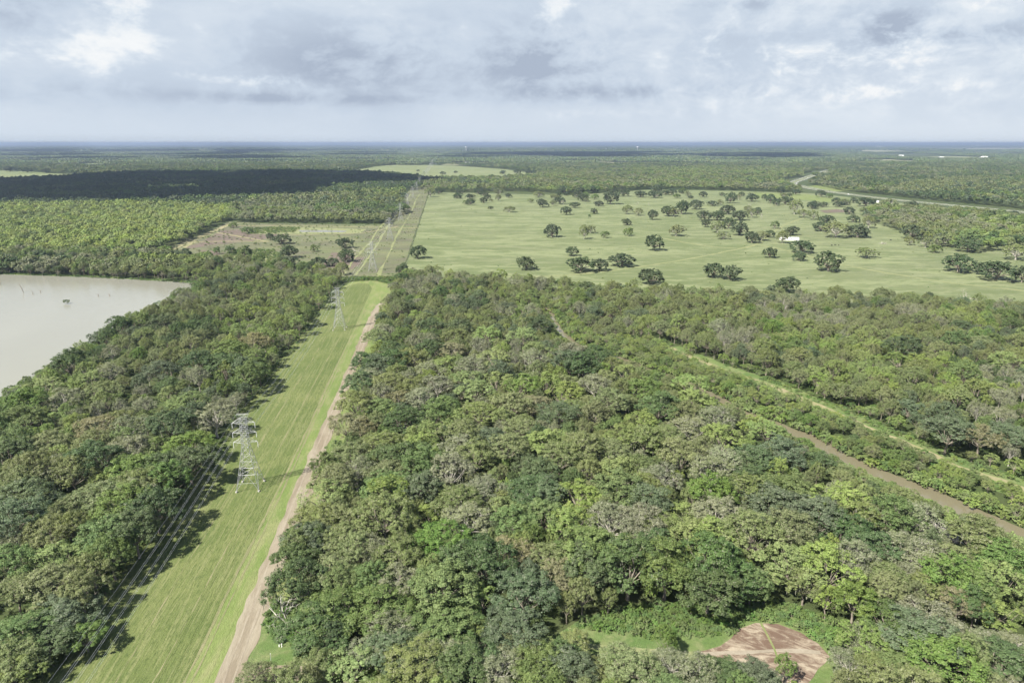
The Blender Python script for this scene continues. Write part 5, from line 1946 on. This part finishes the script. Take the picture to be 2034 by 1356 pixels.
def cloud(name, target_pts, alt, thick, label, seed):
    """puffy cloud whose shadow falls on the given ground points"""
    rng = np.random.default_rng(seed)
    bm_v, bm_f = [], []
    base = 0
    ico = bpy.data.meshes.new('tmp')
    import bmesh
    bm = bmesh.new()
    bmesh.ops.create_icosphere(bm, subdivisions=3, radius=1.0)
    bm.to_mesh(ico)
    bm.free()
    iv = np.array([v_.co[:] for v_ in ico.vertices])
    fi = np.array([p_.vertices[:] for p_ in ico.polygons])
    bpy.data.meshes.remove(ico)
    for (gx, gy, rx, ry) in target_pts:
        z = alt + rng.uniform(-0.2, 0.2) * thick
        off = z / math.tan(SUN_EL)
        cx, cy = gx + sx * off, gy + sy * off
        d = 1 + 0.16 * np.array([mnoise.noise(Vector((q[0] * 2.2 + seed + gx, q[1] * 2.2, q[2] * 2.2))) + 0.5 * mnoise.noise(Vector((q[0] * 6 + gx, q[1] * 6, q[2] * 6 + seed))) for q in iv])[:, None]
        v_ = iv * d * np.array([rx, ry, thick]) + np.array([cx, cy, z])
        bm_v.append(v_)
        bm_f.append(fi + base)
        base += len(v_)
    me = mesh_np(name, np.concatenate(bm_v), np.concatenate(bm_f), [CLOUDM], smooth=True)
    o = link(name, me)
    tag(o, label, 'cloud', 'clouds above the landscape')


def span_pts(px_pts, n, rx, ry, seed):
    rng = random.Random(seed)
    poly = [at(*q) for q in px_pts]
    xs, ys = [p_.x for p_ in poly], [p_.y for p_ in poly]
    out = []
    tries = 0
    while len(out) < n and tries < 5000:
        tries += 1
        x, y = rng.uniform(min(xs), max(xs)), rng.uniform(min(ys), max(ys))
        if inside((x, y), [(p_.x, p_.y) for p_ in poly]):
            k = rng.uniform(0.7, 1.2)
            out.append((x, y, rx * k, ry * k))
    return out


cloud('cloud', span_pts([(-250, 404), (-250, 362), (330, 347), (640, 345), (790, 353), (815, 362), (790, 370), (640, 383), (490, 396), (300, 402)], 150, 118, 88, 3), 1500, 120, 'cloud overhead shading the dark woods on the left', 3)
cloud('cloud', span_pts([(-600, 322), (-600, 300), (300, 299), (700, 299), (790, 304), (780, 319), (500, 319), (200, 320)], 40, 520, 480, 5), 4200, 260, 'cloud far off shading the hazy woods on the left', 9)

cloud('cloud', span_pts([(860, 314), (980, 304), (1250, 303), (1520, 305), (1600, 310), (1500, 315), (1200, 313)], 26, 520, 420, 8), 4200, 240, 'cloud far off shading the hazy woods right of centre', 14)

# ------------------------------------------------------------------ haze
hm = bpy.data.materials.new('haze_air')
hm.use_nodes = True
ht = NT(hm.node_tree)
ht.n.clear()
ho = ht.new('ShaderNodeOutputMaterial')
pv = ht.new('ShaderNodeVolumePrincipled')
pv.inputs['Color'].default_value = (0.44, 0.545, 0.735, 1)
pv.inputs['Density'].default_value = 7.2e-5
pv.inputs['Anisotropy'].default_value = 0.42
ht.l.new(pv.outputs[0], ho.inputs['Volume'])
mb = MB()
mb.box((0, (EXT - 3000) / 2, (140 - 1) / 2), (2 * EXT + 400, EXT + 3400, 141))
hz = mb.build('haze', hm)
hz['kind'] = 'stuff'
hz['label'] = 'pale blue haze in the distance'

# ------------------------------------------------------------------ real-world reflectances for this exposure
REFL = 0.78
for m_ in bpy.data.materials:
    if not m_.use_nodes or m_.name in ('white_cloud', 'haze_air', 'white_painted_metal'):
        continue
    tt_ = NT(m_.node_tree)
    for nd in list(m_.node_tree.nodes):
        sk = nd.inputs.get('Base Color') if nd.type == 'BSDF_PRINCIPLED' else nd.inputs.get('Color') if nd.type == 'BSDF_TRANSLUCENT' else None
        if sk is not None and sk.is_linked:
            src_ = sk.links[0].from_socket
            tt_.l.new(tt_.mix(1.0, src_, (REFL, REFL, REFL, 1), 'MULTIPLY'), sk)
